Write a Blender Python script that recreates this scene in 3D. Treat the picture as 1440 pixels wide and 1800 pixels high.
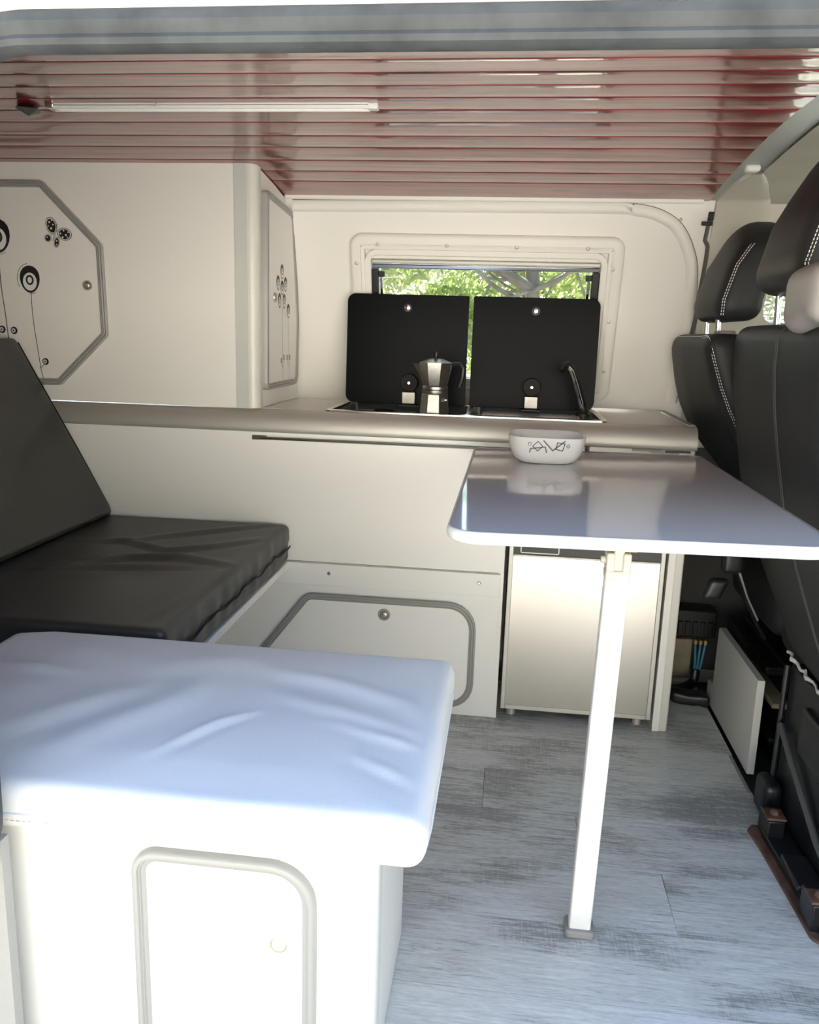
import bpy, bmesh, math, random
from mathutils import Vector, Matrix, noise
random.seed(7)
SC = bpy.context.scene
COL = SC.collection
for o in list(bpy.data.objects): bpy.data.objects.remove(o)
V = Vector
R = math.radians

# ------------------------------------------------------------------ camera
yaw, pit, rol = R(-6.66), R(12.24), R(-1.74)
fw = V((math.sin(yaw)*math.cos(pit), math.cos(yaw)*math.cos(pit), -math.sin(pit)))
rt = V((math.cos(yaw), -math.sin(yaw), 0)); dn = fw.cross(rt)
rt2 = math.cos(rol)*rt + math.sin(rol)*dn
dn2 = -math.sin(rol)*rt + math.cos(rol)*dn
cd = bpy.data.cameras.new('camera'); cam = bpy.data.objects.new('camera', cd); COL.objects.link(cam)
cd.sensor_fit = 'VERTICAL'; cd.sensor_height = 36; cd.lens = 28.8; cd.clip_start = .02
m3 = Matrix((rt2, -dn2, -fw)).transposed()
cam.matrix_world = Matrix.Translation((0, 0, 1.0)) @ m3.to_4x4()
SC.camera = cam
# ------------------------------------------------------------------ sky, sun, exposure
w = bpy.data.worlds.new('sky'); SC.world = w; w.use_nodes = True
nt = w.node_tree; bg = nt.nodes['Background']
sky = nt.nodes.new('ShaderNodeTexSky'); sky.sky_type = 'NISHITA'; sky.sun_disc = False
sky.sun_elevation = R(45); sky.sun_rotation = R(-27); sky.air_density = 1.0; sky.dust_density = 1.0; sky.ozone_density = 1.0
nt.links.new(sky.outputs[0], bg.inputs[0]); bg.inputs[1].default_value = .88
sd = bpy.data.lights.new('sun_offscreen', 'SUN'); sun = bpy.data.objects.new('sun_offscreen', sd); COL.objects.link(sun)
sd.energy = 32; sd.angle = R(.55); sd.color = (1.0, .955, .88)
sun.location = (-34, 66, 67)
sundir = V((-.34, .66, .67)).normalized()          # towards the sun: beyond the van, on its far side
sun.rotation_euler = sundir.to_track_quat('Z', 'Y').to_euler()
SC.view_settings.view_transform = 'Standard'; SC.view_settings.look = 'None'
SC.view_settings.exposure = .18; SC.view_settings.gamma = 1; SC.view_settings.use_curve_mapping = False

# ------------------------------------------------------------------ materials
def mat(name, col, rough=.5, metal=0, spec=.5, coat=0, bump=None, var=None, trans=0, sheen=0):
    """bump=(scale, strength, stretch)  var=(scale, dark factor): soft mottling of the thing's own colour"""
    m = bpy.data.materials.new(name); m.use_nodes = True
    n = m.node_tree.nodes; l = m.node_tree.links; b = n['Principled BSDF']
    b.inputs['Base Color'].default_value = (*col, 1); b.inputs['Roughness'].default_value = rough
    b.inputs['Metallic'].default_value = metal; b.inputs['Specular IOR Level'].default_value = spec
    b.inputs['Coat Weight'].default_value = coat; b.inputs['Coat Roughness'].default_value = .08
    if sheen: b.inputs['Sheen Weight'].default_value = sheen
    tc = n.new('ShaderNodeTexCoord')
    if bump:
        mp = n.new('ShaderNodeMapping'); l.new(tc.outputs['Object'], mp.inputs[0])
        if len(bump) > 2: mp.inputs['Scale'].default_value = bump[2]
        t = n.new('ShaderNodeTexNoise'); t.inputs['Scale'].default_value = bump[0]; t.inputs['Detail'].default_value = 4
        l.new(mp.outputs[0], t.inputs['Vector'])
        bn = n.new('ShaderNodeBump'); bn.inputs['Strength'].default_value = bump[1]; bn.inputs['Distance'].default_value = .002
        l.new(t.outputs[0], bn.inputs['Height']); l.new(bn.outputs[0], b.inputs['Normal'])
    if var:
        t = n.new('ShaderNodeTexNoise'); t.inputs['Scale'].default_value = var[0]; t.inputs['Detail'].default_value = 5
        l.new(tc.outputs['Object'], t.inputs['Vector'])
        mx = n.new('ShaderNodeMix'); mx.data_type = 'RGBA'
        mx.inputs[6].default_value = (*[c*var[1] for c in col], 1); mx.inputs[7].default_value = (*col, 1)
        rp = n.new('ShaderNodeValToRGB'); rp.color_ramp.elements[0].position = .3; rp.color_ramp.elements[1].position = .6
        l.new(t.outputs[0], rp.inputs[0]); l.new(rp.outputs[0], mx.inputs[0]); l.new(mx.outputs[2], b.inputs['Base Color'])
    return m

def wood_ceiling():
    m = bpy.data.materials.new('varnished_red_wood'); m.use_nodes = True
    n = m.node_tree.nodes; l = m.node_tree.links; b = n['Principled BSDF']
    tc = n.new('ShaderNodeTexCoord'); oi = n.new('ShaderNodeObjectInfo')
    mp = n.new('ShaderNodeMapping'); mp.inputs['Scale'].default_value = (1.6, 28, 10); l.new(tc.outputs['Object'], mp.inputs[0])
    cb = n.new('ShaderNodeCombineXYZ'); ml = n.new('ShaderNodeMath'); ml.operation = 'MULTIPLY'; ml.inputs[1].default_value = 37
    l.new(oi.outputs['Random'], ml.inputs[0]); l.new(ml.outputs[0], cb.inputs[0]); l.new(cb.outputs[0], mp.inputs['Location'])
    t = n.new('ShaderNodeTexNoise'); t.inputs['Scale'].default_value = 3; t.inputs['Detail'].default_value = 8; t.inputs['Distortion'].default_value = .6
    l.new(mp.outputs[0], t.inputs['Vector'])
    rp = n.new('ShaderNodeValToRGB'); e = rp.color_ramp.elements
    e[0].position = .28; e[0].color = (.07, .008, .009, 1); e[1].position = .75; e[1].color = (.36, .048, .045, 1)
    x = e.new(.5); x.color = (.21, .022, .023, 1)
    l.new(t.outputs[0], rp.inputs[0])
    # knots: small dark spots stretched along the board
    mp2 = n.new('ShaderNodeMapping'); mp2.inputs['Scale'].default_value = (3.2, 14, 8); l.new(tc.outputs['Object'], mp2.inputs[0]); l.new(cb.outputs[0], mp2.inputs['Location'])
    vo = n.new('ShaderNodeTexVoronoi'); vo.inputs['Scale'].default_value = 1.0; l.new(mp2.outputs[0], vo.inputs['Vector'])
    kr = n.new('ShaderNodeValToRGB'); kr.color_ramp.elements[0].position = .05; kr.color_ramp.elements[1].position = .16
    l.new(vo.outputs['Distance'], kr.inputs[0])
    mx = n.new('ShaderNodeMix'); mx.data_type = 'RGBA'; mx.inputs[6].default_value = (.035, .008, .008, 1)
    l.new(kr.outputs[0], mx.inputs[0]); l.new(rp.outputs[0], mx.inputs[7]); l.new(mx.outputs[2], b.inputs['Base Color'])
    b.inputs['Roughness'].default_value = .30; b.inputs['Coat Weight'].default_value = 1; b.inputs['Coat Roughness'].default_value = .06; b.inputs['Coat IOR'].default_value = 1.48
    bn = n.new('ShaderNodeBump'); bn.inputs['Strength'].default_value = .10; bn.inputs['Distance'].default_value = .003
    l.new(t.outputs[0], bn.inputs['Height']); l.new(bn.outputs[0], b.inputs['Normal'])
    bn2 = n.new('ShaderNodeBump'); bn2.inputs['Strength'].default_value = .03; bn2.inputs['Distance'].default_value = .003
    l.new(t.outputs[0], bn2.inputs['Height']); l.new(bn2.outputs[0], b.inputs['Coat Normal'])
    return m

def wood_floor():
    m = bpy.data.materials.new('whitewashed_grey_plank'); m.use_nodes = True
    n = m.node_tree.nodes; l = m.node_tree.links; b = n['Principled BSDF']
    tc = n.new('ShaderNodeTexCoord'); oi = n.new('ShaderNodeObjectInfo')
    cb = n.new('ShaderNodeCombineXYZ'); ml = n.new('ShaderNodeMath'); ml.operation = 'MULTIPLY'; ml.inputs[1].default_value = 53
    l.new(oi.outputs['Random'], ml.inputs[0])
    l.new(ml.outputs[0], cb.inputs[0]); l.new(ml.outputs[0], cb.inputs[1])
    def nz(scale, sc, det, dist=0, rough=.5):
        mp = n.new('ShaderNodeMapping'); mp.inputs['Scale'].default_value = scale
        l.new(tc.outputs['Object'], mp.inputs[0]); l.new(cb.outputs[0], mp.inputs['Location'])
        t = n.new('ShaderNodeTexNoise'); t.inputs['Scale'].default_value = sc; t.inputs['Detail'].default_value = det
        t.inputs['Distortion'].default_value = dist; t.inputs['Roughness'].default_value = rough
        l.new(mp.outputs[0], t.inputs['Vector']); return t
    grain = nz((3.0, 46, 1), 3.0, 10, 1.0, .70)      # along the boards
    saw = nz((110, 7.0, 1), 2.4, 8, .7, .75)         # saw marks across
    fleck = nz((9, 60, 1), 6, 4, .3)
    big = nz((2.0, 4.5, 1), 1.6, 3)
    def mth(op, a, c):
        q = n.new('ShaderNodeMath'); q.operation = op
        for i, z in enumerate((a, c)):
            if isinstance(z, (int, float)): q.inputs[i].default_value = z
            else: l.new(z, q.inputs[i])
        return q.outputs[0]
    pr = n.new('ShaderNodeValToRGB'); pr.color_ramp.elements[0].position = .46; pr.color_ramp.elements[1].position = .62
    l.new(big.outputs[0], pr.inputs[0])
    sw = mth('MULTIPLY', saw.outputs[0], mth('MULTIPLY', pr.outputs[0], -.42))
    s = mth('ADD', mth('MULTIPLY', grain.outputs[0], .80), mth('ADD', sw, mth('MULTIPLY', fleck.outputs[0], .40)))
    s = mth('ADD', s, mth('MULTIPLY', big.outputs[0], .22))
    s = mth('ADD', s, mth('MULTIPLY', oi.outputs['Random'], .15))
    rp = n.new('ShaderNodeValToRGB'); e = rp.color_ramp.elements
    e[0].position = .54; e[0].color = (.34, .33, .30, 1); e[1].position = .93; e[1].color = (.88, .865, .81, 1)
    x = e.new(.70); x.color = (.66, .648, .60, 1)
    l.new(s, rp.inputs[0])
    mp2 = n.new('ShaderNodeMapping'); mp2.inputs['Scale'].default_value = (2.6, 6.5, 1); l.new(tc.outputs['Object'], mp2.inputs[0]); l.new(cb.outputs[0], mp2.inputs['Location'])
    vo = n.new('ShaderNodeTexVoronoi'); vo.inputs['Scale'].default_value = 1.0
    mxv = n.new('ShaderNodeMix'); mxv.data_type = 'VECTOR'; mxv.inputs[0].default_value = .12
    l.new(mp2.outputs[0], mxv.inputs[4]); l.new(fleck.outputs[1], mxv.inputs[5]); l.new(mxv.outputs[1], vo.inputs['Vector'])
    kr = n.new('ShaderNodeValToRGB'); kr.color_ramp.elements[0].position = .02; kr.color_ramp.elements[1].position = .13
    l.new(vo.outputs['Distance'], kr.inputs[0])
    mx = n.new('ShaderNodeMix'); mx.data_type = 'RGBA'; mx.inputs[6].default_value = (.20, .19, .17, 1)
    l.new(kr.outputs[0], mx.inputs[0]); l.new(rp.outputs[0], mx.inputs[7]); l.new(mx.outputs[2], b.inputs['Base Color'])
    b.inputs['Roughness'].default_value = .42
    bn = n.new('ShaderNodeBump'); bn.inputs['Strength'].default_value = .2; bn.inputs['Distance'].default_value = .001
    l.new(s, bn.inputs['Height']); l.new(bn.outputs[0], b.inputs['Normal'])
    return m

def glassmat(name, tint, refl=.06):
    m = bpy.data.materials.new(name); m.use_nodes = True
    n = m.node_tree.nodes; l = m.node_tree.links; n.clear()
    o = n.new('ShaderNodeOutputMaterial'); t = n.new('ShaderNodeBsdfTransparent'); g = n.new('ShaderNodeBsdfGlossy'); mx = n.new('ShaderNodeMixShader')
    t.inputs[0].default_value = (*tint, 1); g.inputs['Roughness'].default_value = .03
    fr = n.new('ShaderNodeFresnel'); fr.inputs[0].default_value = 1.45
    l.new(fr.outputs[0], mx.inputs[0]); l.new(t.outputs[0], mx.inputs[1]); l.new(g.outputs[0], mx.inputs[2]); l.new(mx.outputs[0], o.inputs[0])
    return m

def leafmat(name, c1, c2):
    m = bpy.data.materials.new(name); m.use_nodes = True
    n = m.node_tree.nodes; l = m.node_tree.links; n.clear()
    o = n.new('ShaderNodeOutputMaterial'); d = n.new('ShaderNodeBsdfDiffuse'); t = n.new('ShaderNodeBsdfTranslucent'); mx = n.new('ShaderNodeMixShader'); mx.inputs[0].default_value = .45
    g = n.new('ShaderNodeNewGeometry'); c = n.new('ShaderNodeMix'); c.data_type = 'RGBA'; c.inputs[6].default_value = (*c1, 1); c.inputs[7].default_value = (*c2, 1)
    l.new(g.outputs['Random Per Island'], c.inputs[0]); l.new(c.outputs[2], d.inputs[0]); l.new(c.outputs[2], t.inputs[0])
    l.new(d.outputs[0], mx.inputs[1]); l.new(t.outputs[0], mx.inputs[2]); l.new(mx.outputs[0], o.inputs[0])
    return m

M = {}
M['lam'] = mat('cream_laminate', (.86, .845, .785), .38, spec=.4)
M['lam2'] = mat('white_laminate', (.86, .85, .815), .36, spec=.4)
M['lining'] = mat('white_wall_lining', (.86, .845, .79), .45, spec=.3)
M['trimgrey'] = mat('grey_plastic_trim', (.34, .335, .31), .35, spec=.5)
M['post'] = mat('cream_plastic_profile', (.68, .67, .61), .30, spec=.5)
M['postlip'] = mat('pale_grey_lip', (.60, .62, .575), .35)
M['profile'] = mat('satin_aluminium', (.60, .585, .535), .50, metal=.6)
M['steel'] = mat('brushed_steel', (.62, .59, .54), .22, metal=1, bump=(60, .06, (1, 1, 14)))
M['fridgedoor'] = mat('brushed_fridge_steel', (.60, .575, .525), .33, metal=1, bump=(40, .04, (1, 1, 30)))
M['hingebl'] = mat('matt_dark_hinge', (.018, .015, .013), .55, spec=.2)
M['chrome'] = mat('chrome', (.80, .80, .80), .10, metal=1)
M['alu'] = mat('cast_aluminium', (.36, .35, .32), .36, metal=1, var=(60, .8))
M['blackglass'] = mat('black_glass', (.005, .006, .007), .30, spec=.06)
M['blackplastic'] = mat('black_plastic', (.012, .012, .013), .38)
M['darkmetal'] = mat('black_painted_metal', (.012, .013, .014), .35, var=(30, .5))
M['rust'] = mat('rusty_brown_metal', (.17, .085, .055), .65, var=(25, .35), bump=(120, .4))
M['leather'] = mat('black_leatherette', (.022, .023, .023), .50, bump=(420, .10), spec=.30)
M['cushblack'] = mat('black_vinyl_cushion', (.036, .036, .033), .40, bump=(300, .10), spec=.5)
M['cushwhite'] = mat('white_vinyl_cushion', (.80, .785, .745), .42, bump=(420, .22), spec=.45)
M['stitchgrey'] = mat('grey_thread', (.30, .295, .275), .7)
M['stitch'] = mat('white_thread', (.75, .74, .70), .7)
M['seam'] = mat('black_seam', (.008, .008, .008), .7)
M['seamgrey'] = mat('dark_grey_seam', (.075, .072, .068), .7)
M['strapgrey'] = mat('dark_taupe_webbing', (.11, .10, .095), .8)
M['greypl'] = mat('warm_grey_plastic', (.30, .28, .26), .45)
M['head'] = mat('khaki_headliner', (.52, .495, .41), .9, bump=(600, .2), var=(9, .93))
M['steelgrey'] = mat('painted_grey_metal', (.44, .465, .435), .45)
M['pillar'] = mat('beige_pillar_plastic', (.60, .575, .49), .5, var=(14, .93))
M['body'] = mat('cream_van_paint', (.80, .75, .62), .30, coat=.6)
M['seal'] = mat('dusty_rubber_seal', (.085, .09, .092), .75, spec=.25, var=(18, .6), bump=(90, .25))
M['carpet'] = mat('dark_grey_carpet', (.055, .055, .052), .95, bump=(500, .6))
M['felt'] = mat('torn_pale_felt', (.55, .53, .48), .95, bump=(200, .5))
M['jointbrown'] = mat('brown_joint', (.20, .16, .11), .8)
M['fabric'] = mat('grey_ribbed_trim', (.36, .35, .325), .8, bump=(300, .5, (1, 1, 5)))
M['table'] = mat('table_laminate', (.80, .80, .80), .07, spec=.5)
M['edge'] = mat('white_edge_moulding', (.80, .78, .72), .30, var=(40, .93))
M['oldpl'] = mat('yellowed_plastic', (.62, .58, .48), .45, var=(40, .85))
M['legmetal'] = mat('white_painted_aluminium', (.80, .785, .73), .30, spec=.5, var=(45, .97))
M['bowl'] = mat('white_melamine', (.82, .82, .82), .15)
M['print'] = mat('black_print', (.012, .012, .012), .45)
M['printgrey'] = mat('grey_print', (.18, .18, .18), .45)
M['printwhite'] = mat('white_print', (.84, .83, .79), .45)
M['board'] = mat('white_chipboard', (.66, .65, .60), .5)
M['wirebl'] = mat('blue_wire', (.06, .25, .38), .45)
M['wireyl'] = mat('brass_connector', (.50, .36, .16), .45, metal=.4)
M['beige'] = mat('beige_wood_block', (.36, .31, .22), .8, var=(20, .7))
M['led'] = mat('white_led_channel', (.86, .85, .82), .4)
M['ground'] = mat('sandy_gravel_ground', (.60, .56, .475), .95, var=(.8, .82), bump=(30, .5))
M['bark'] = mat('grey_bark', (.17, .145, .12), .95, var=(7, .55), bump=(20, .9))
M['leaf1'] = leafmat('green_leaves', (.20, .27, .09), (.44, .49, .22))
M['leaf2'] = leafmat('grey_green_needles', (.28, .30, .19), (.54, .55, .42))
M['leaf3'] = leafmat('dark_evergreen_leaves', (.035, .06, .02), (.10, .14, .05))
M['twig'] = mat('pale_dry_twig', (.48, .44, .37), .9)
M['glass'] = glassmat('clear_window_glass', (.93, .96, .93))
M['dash'] = mat('dark_dashboard', (.03, .03, .032), .6)
M['ceilwood'] = wood_ceiling(); M['floorwood'] = wood_floor()

# ------------------------------------------------------------------ mesh helpers
class F:                                   # a flat working frame: a*u + b*v + c*n
    def __init__(s, o, u, v):
        s.o = V(o); s.u = V(u).normalized(); s.v = V(v).normalized(); s.n = s.u.cross(s.v)
    def __call__(s, a, b, c=0): return s.o + a*s.u + b*s.v + c*s.n
FY = lambda y: F((0, y, 0), (1, 0, 0), (0, 0, 1))       # faces the camera (-Y)
FX = lambda x: F((x, 0, 0), (0, 1, 0), (0, 0, 1))       # faces +X
FZ = lambda z: F((0, 0, z), (1, 0, 0), (0, 1, 0))       # faces up

def rpoly(pts, rad, seg=6):
    """polygon with rounded corners"""
    out = []; n = len(pts)
    if not hasattr(rad, '__len__'): rad = [rad]*n
    for i in range(n):
        p = V(pts[i]).to_2d(); a = V(pts[i-1]).to_2d(); b = V(pts[(i+1) % n]).to_2d(); r = rad[i]
        if r <= 0: out.append(p); continue
        d1 = (a-p).normalized(); d2 = (b-p).normalized()
        ang = math.acos(max(-1, min(1, d1.dot(d2)))); t = r/math.tan(ang/2)
        c = p + (d1+d2).normalized()*(r/math.sin(ang/2))
        s = p+d1*t-c; e = p+d2*t-c
        a0 = math.atan2(s.y, s.x); a1 = math.atan2(e.y, e.x); da = (a1-a0+math.pi) % (2*math.pi)-math.pi
        for k in range(seg+1):
            q = a0+da*k/seg; out.append(c+V((math.cos(q), math.sin(q)))*r)
    return out
def rrect(x0, x1, y0, y1, r, seg=6): return rpoly([(x0, y0), (x1, y0), (x1, y1), (x0, y1)], r, seg)

def axis(a, b, r, n):                       # coordinates along one side of a rounded box, denser at its ends
    k = 4; L = []
    for i in range(k): L.append(a + r*(1-math.cos(math.pi/2*i/k)))
    for i in range(n+1): L.append(a+r+(b-a-2*r)*i/n)
    for i in range(1, k+1): L.append(b - r*(1-math.sin(math.pi/2*(1-i/k)+0)) if False else b - r*(1-math.cos(math.pi/2*(1-i/k))) )
    return L

class MB:
    def __init__(s): s.v = []; s.f = []; s.mi = []; s.m = 0
    def add(s, vs, fs):
        o = len(s.v); s.v += [tuple(q) for q in vs]; s.f += [tuple(i+o for i in q) for q in fs]; s.mi += [s.m]*len(fs); return s
    def boxf(s, fr, a0, a1, b0, b1, c0, c1):
        vs = [fr(a, b, c) for c in (c0, c1) for b in (b0, b1) for a in (a0, a1)]
        return s.add(vs, [(0, 2, 3, 1), (4, 5, 7, 6), (0, 1, 5, 4), (2, 6, 7, 3), (0, 4, 6, 2), (1, 3, 7, 5)])
    def box(s, x0, x1, y0, y1, z0, z1): return s.boxf(FZ(0), x0, x1, y0, y1, z0, z1)
    def prism(s, fr, pts, c0, c1):
        n = len(pts); vs = [fr(p[0], p[1], c0) for p in pts]+[fr(p[0], p[1], c1) for p in pts]
        fs = [tuple(range(n))[::-1], tuple(range(n, 2*n))]+[(i, (i+1) % n, n+(i+1) % n, n+i) for i in range(n)]
        return s.add(vs, fs)
    def ring(s, fr, inn, out, c0, c1):      # plate with a hole
        n = len(inn); vs = [fr(p[0], p[1], c) for c in (c0, c1) for L in (inn, out) for p in L]; fs = []
        for i in range(n):
            j = (i+1) % n
            fs += [(i, j, n+j, n+i)[::-1], (2*n+i, 2*n+j, 3*n+j, 3*n+i), (i, j, 2*n+j, 2*n+i), (n+i, n+j, 3*n+j, 3*n+i)]
        return s.add(vs, fs)
    def sweep(s, fr, pts, prof, closed=True, pclosed=True):
        """carry a profile [(outward, height)] round a path in the frame's plane"""
        n = len(pts); P = [V(p).to_2d() for p in pts]; vs = []; k = len(prof)
        for i in range(n):
            a = P[i-1] if (closed or i) else P[i]; b = P[(i+1) % n] if (closed or i < n-1) else P[i]
            d1 = (P[i]-a); d2 = (b-P[i])
            if d1.length < 1e-9: d1 = d2
            if d2.length < 1e-9: d2 = d1
            d1 = d1.normalized(); d2 = d2.normalized()
            n1 = V((d1.y, -d1.x)); n2 = V((d2.y, -d2.x)); o = (n1+n2); o = o/max(.3, (o.length**2)/2)
            for q in prof: p = P[i]+o*q[0]; vs.append(fr(p.x, p.y, q[1]))
        fs = []
        for i in range(n if closed else n-1):
            j = (i+1) % n
            for t in range(k if pclosed else k-1):
                u = (t+1) % k; fs.append((i*k+t, j*k+t, j*k+u, i*k+u))
        if not closed and pclosed: fs += [tuple(range(k)), tuple(range((n-1)*k, n*k))[::-1]]
        return s.add(vs, fs)
    def tube(s, path, r, seg=8, closed=False, squash=None):
        P = [V(p) for p in path]; n = len(P); vs = []; up = None
        rr = r if hasattr(r, '__len__') else [r]*n
        for i in range(n):
            a = P[i-1] if (closed or i) else P[i]; b = P[(i+1) % n] if (closed or i < n-1) else P[i]
            t = (b-a).normalized()
            if up is None:
                up = V((0, 0, 1)) if abs(t.z) < .9 else V((0, 1, 0))
            up = (up-t*up.dot(t)).normalized(); sd_ = t.cross(up)
            for k in range(seg):
                q = 2*math.pi*k/seg; vs.append(P[i]+(math.cos(q)*sd_+math.sin(q)*up*(squash or 1))*rr[i])
        fs = []
        for i in range(n if closed else n-1):
            j = (i+1) % n
            for k in range(seg): u = (k+1) % seg; fs.append((i*seg+k, j*seg+k, j*seg+u, i*seg+u))
        if not closed: fs += [tuple(range(seg)), tuple(range((n-1)*seg, n*seg))[::-1]]
        return s.add(vs, fs)
    def lathe(s, fr, prof, seg=24, ca=0, cb=0, shape=None):
        vs = []; fs = []; n = len(prof)
        for (r, c) in prof:
            for k in range(seg):
                q = 2*math.pi*k/seg
                g = shape(q) if shape else 1
                vs.append(fr(ca+r*g*math.cos(q), cb+r*g*math.sin(q), c))
        for i in range(n-1):
            for k in range(seg): u = (k+1) % seg; fs.append((i*seg+k, i*seg+u, (i+1)*seg+u, (i+1)*seg+k))
        fs += [tuple(range(seg))[::-1], tuple(range((n-1)*seg, n*seg))]
        return s.add(vs, fs)
    def ell(s, fr, ca, cb, ra, rb, c, rot=0, inner=0, seg=20, egg=0):
        vs = []; cr, sr = math.cos(rot), math.sin(rot)
        for k in range(seg):
            q = 2*math.pi*k/seg; x = ra*math.cos(q)*(1+egg*math.sin(q)); y = rb*math.sin(q)
            vs.append((x*cr-y*sr, x*sr+y*cr))
        if inner:
            P = [fr(ca+x, cb+y, c) for x, y in vs]+[fr(ca+x*inner, cb+y*inner, c) for x, y in vs]
            return s.add(P, [(i, (i+1) % seg, seg+(i+1) % seg, seg+i) for i in range(seg)])
        return s.add([fr(ca+x, cb+y, c) for x, y in vs], [tuple(range(seg))])
    def ribbon(s, fr, pts, wd, c):
        P = [V(p) for p in pts]; vs = []
        for i in range(len(P)):
            a = P[max(0, i-1)]; b = P[min(len(P)-1, i+1)]; d = (b-a).normalized(); nn = V((-d.y, d.x))
            for sg in (-1, 1): q = P[i]+nn*sg*wd/2; vs.append(fr(q.x, q.y, c))
        return s.add(vs, [(2*i, 2*i+1, 2*i+3, 2*i+2) for i in range(len(P)-1)])
    def rbox(s, x0, x1, y0, y1, z0, z1, r, n=(6, 6, 3), warp=None):
        """rounded box with a grid on every face"""
        A = [axis(x0, x1, r, n[0]), axis(y0, y1, r, n[1]), axis(z0, z1, r, n[2])]
        lo = (x0+r, y0+r, z0+r); hi = (x1-r, y1-r, z1-r); idx = {}; vs = []; fs = []
        def vert(i, j, k):
            key = (i, j, k)
            if key in idx: return idx[key]
            p = V((A[0][i], A[1][j], A[2][k])); q = V([min(max(p[t], lo[t]), hi[t]) for t in range(3)])
            d = p-q
            if d.length > 1e-9:
                # spread the grid evenly over the rounded edge
                p = q + d.normalized()*r
            if warp: p = warp(p)
            idx[key] = len(vs); vs.append(p); return idx[key]
        I = [len(a)-1 for a in A]
        for t in range(3):
            u, w_ = (t+1) % 3, (t+2) % 3
            for side in (0, I[t]):
                for a in range(I[u]):
                    for b in range(I[w_]):
                        def g(aa, bb):
                            c = [0, 0, 0]; c[t] = side; c[u] = aa; c[w_] = bb; return vert(*c)
                        q = (g(a, b), g(a+1, b), g(a+1, b+1), g(a, b+1))
                        fs.append(q if side else q[::-1])
        return s.add(vs, fs)
    def build(s, name, mats, parent=None, bevel=0, bseg=2, sharp=35, recalc=True, flat=False, kind=None, label=None, sub=0, merge=False):
        me = bpy.data.meshes.new(name)
        vs = [V(q) for q in s.v]
        lo = V([min(q[i] for q in vs) for i in range(3)]); hi = V([max(q[i] for q in vs) for i in range(3)])
        c = V(((lo.x+hi.x)/2, (lo.y+hi.y)/2, lo.z))
        me.from_pydata([q-c for q in vs], [], s.f)
        if not isinstance(mats, (list, tuple)): mats = [mats]
        for q in mats: me.materials.append(M[q])
        me.polygons.foreach_set('material_index', s.mi)
        bm = bmesh.new(); bm.from_mesh(me)
        if merge: bmesh.ops.remove_doubles(bm, verts=bm.verts, dist=1e-5)
        if recalc: bmesh.ops.recalc_face_normals(bm, faces=bm.faces)
        for f_ in bm.faces: f_.smooth = not flat
        sa = R(sharp)
        for e in bm.edges:
            if len(e.link_faces) == 2 and e.calc_face_angle(0) > sa: e.smooth = False
        bm.to_mesh(me); bm.free()
        o = bpy.data.objects.new(name, me); COL.objects.link(o); o.location = c
        if parent:
            o.parent = parent; o.matrix_parent_inverse = Matrix.Translation(-absloc(parent))
        ABS[o.name] = c
        if bevel:
            b = o.modifiers.new('bevel', 'BEVEL'); b.width = bevel; b.segments = bseg; b.limit_method = 'ANGLE'; b.angle_limit = R(40); b.harden_normals = False
        if sub:
            b = o.modifiers.new('subdivision', 'SUBSURF'); b.levels = sub; b.render_levels = sub
        if kind: o['kind'] = kind
        if label: o['label'] = label
        return o
ABS = {}
def absloc(o): return ABS[o.name]
def tag(o, label, cat, group=None):
    o['label'] = label; o['category'] = cat
    if group: o['group'] = group
    return o
def thing(name, loc, label, cat, group=None):
    o = bpy.data.objects.new(name, None); COL.objects.link(o); o.location = loc; o.empty_display_size = .05
    ABS[o.name] = V(loc); return tag(o, label, cat, group)
def lerp(tab, x):
    if x <= tab[0][0]: return tab[0][1]
    for (a, p), (b, q) in zip(tab, tab[1:]):
        if x <= b: return p+(q-p)*(x-a)/(b-a)
    return tab[-1][1]
def smooth_path(pts, n=6):
    P = [V(p) for p in pts]; out = []
    for i in range(len(P)-1):
        a = P[max(0, i-1)]; b = P[i]; c = P[i+1]; d = P[min(len(P)-1, i+2)]
        for k in range(n):
            t = k/n; out.append(.5*((2*b)+(c-a)*t+(2*a-5*b+4*c-d)*t*t+(3*b-a-3*c+d)*t**3))
    return out+[P[-1]]
def outrect(pts, x0, x1, y0, y1, cx, cy):
    """the points of a hole pushed out on to a rectangle, its corners kept"""
    out = []
    for p in pts:
        dx, dy = p[0]-cx, p[1]-cy
        t = min([(x1-cx)/dx if dx > 1e-9 else 1e9, (x0-cx)/dx if dx < -1e-9 else 1e9, (y1-cy)/dy if dy > 1e-9 else 1e9, (y0-cy)/dy if dy < -1e-9 else 1e9])
        out.append(V((cx+dx*t, cy+dy*t)))
    for c in ((x0, y0), (x1, y0), (x1, y1), (x0, y1)):
        i = min(range(len(out)), key=lambda k: (out[k]-V(c)).length); out[i] = V(c)
    return out
def screw(fr, a, b, c, parent, r=.005, m='steel'):
    s = MB().lathe(fr, [(r*1.0, c-.0005), (r, c+.0008), (r*.7, c+.0018)], 10, a, b)
    return s.build('screw', m, parent)

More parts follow.
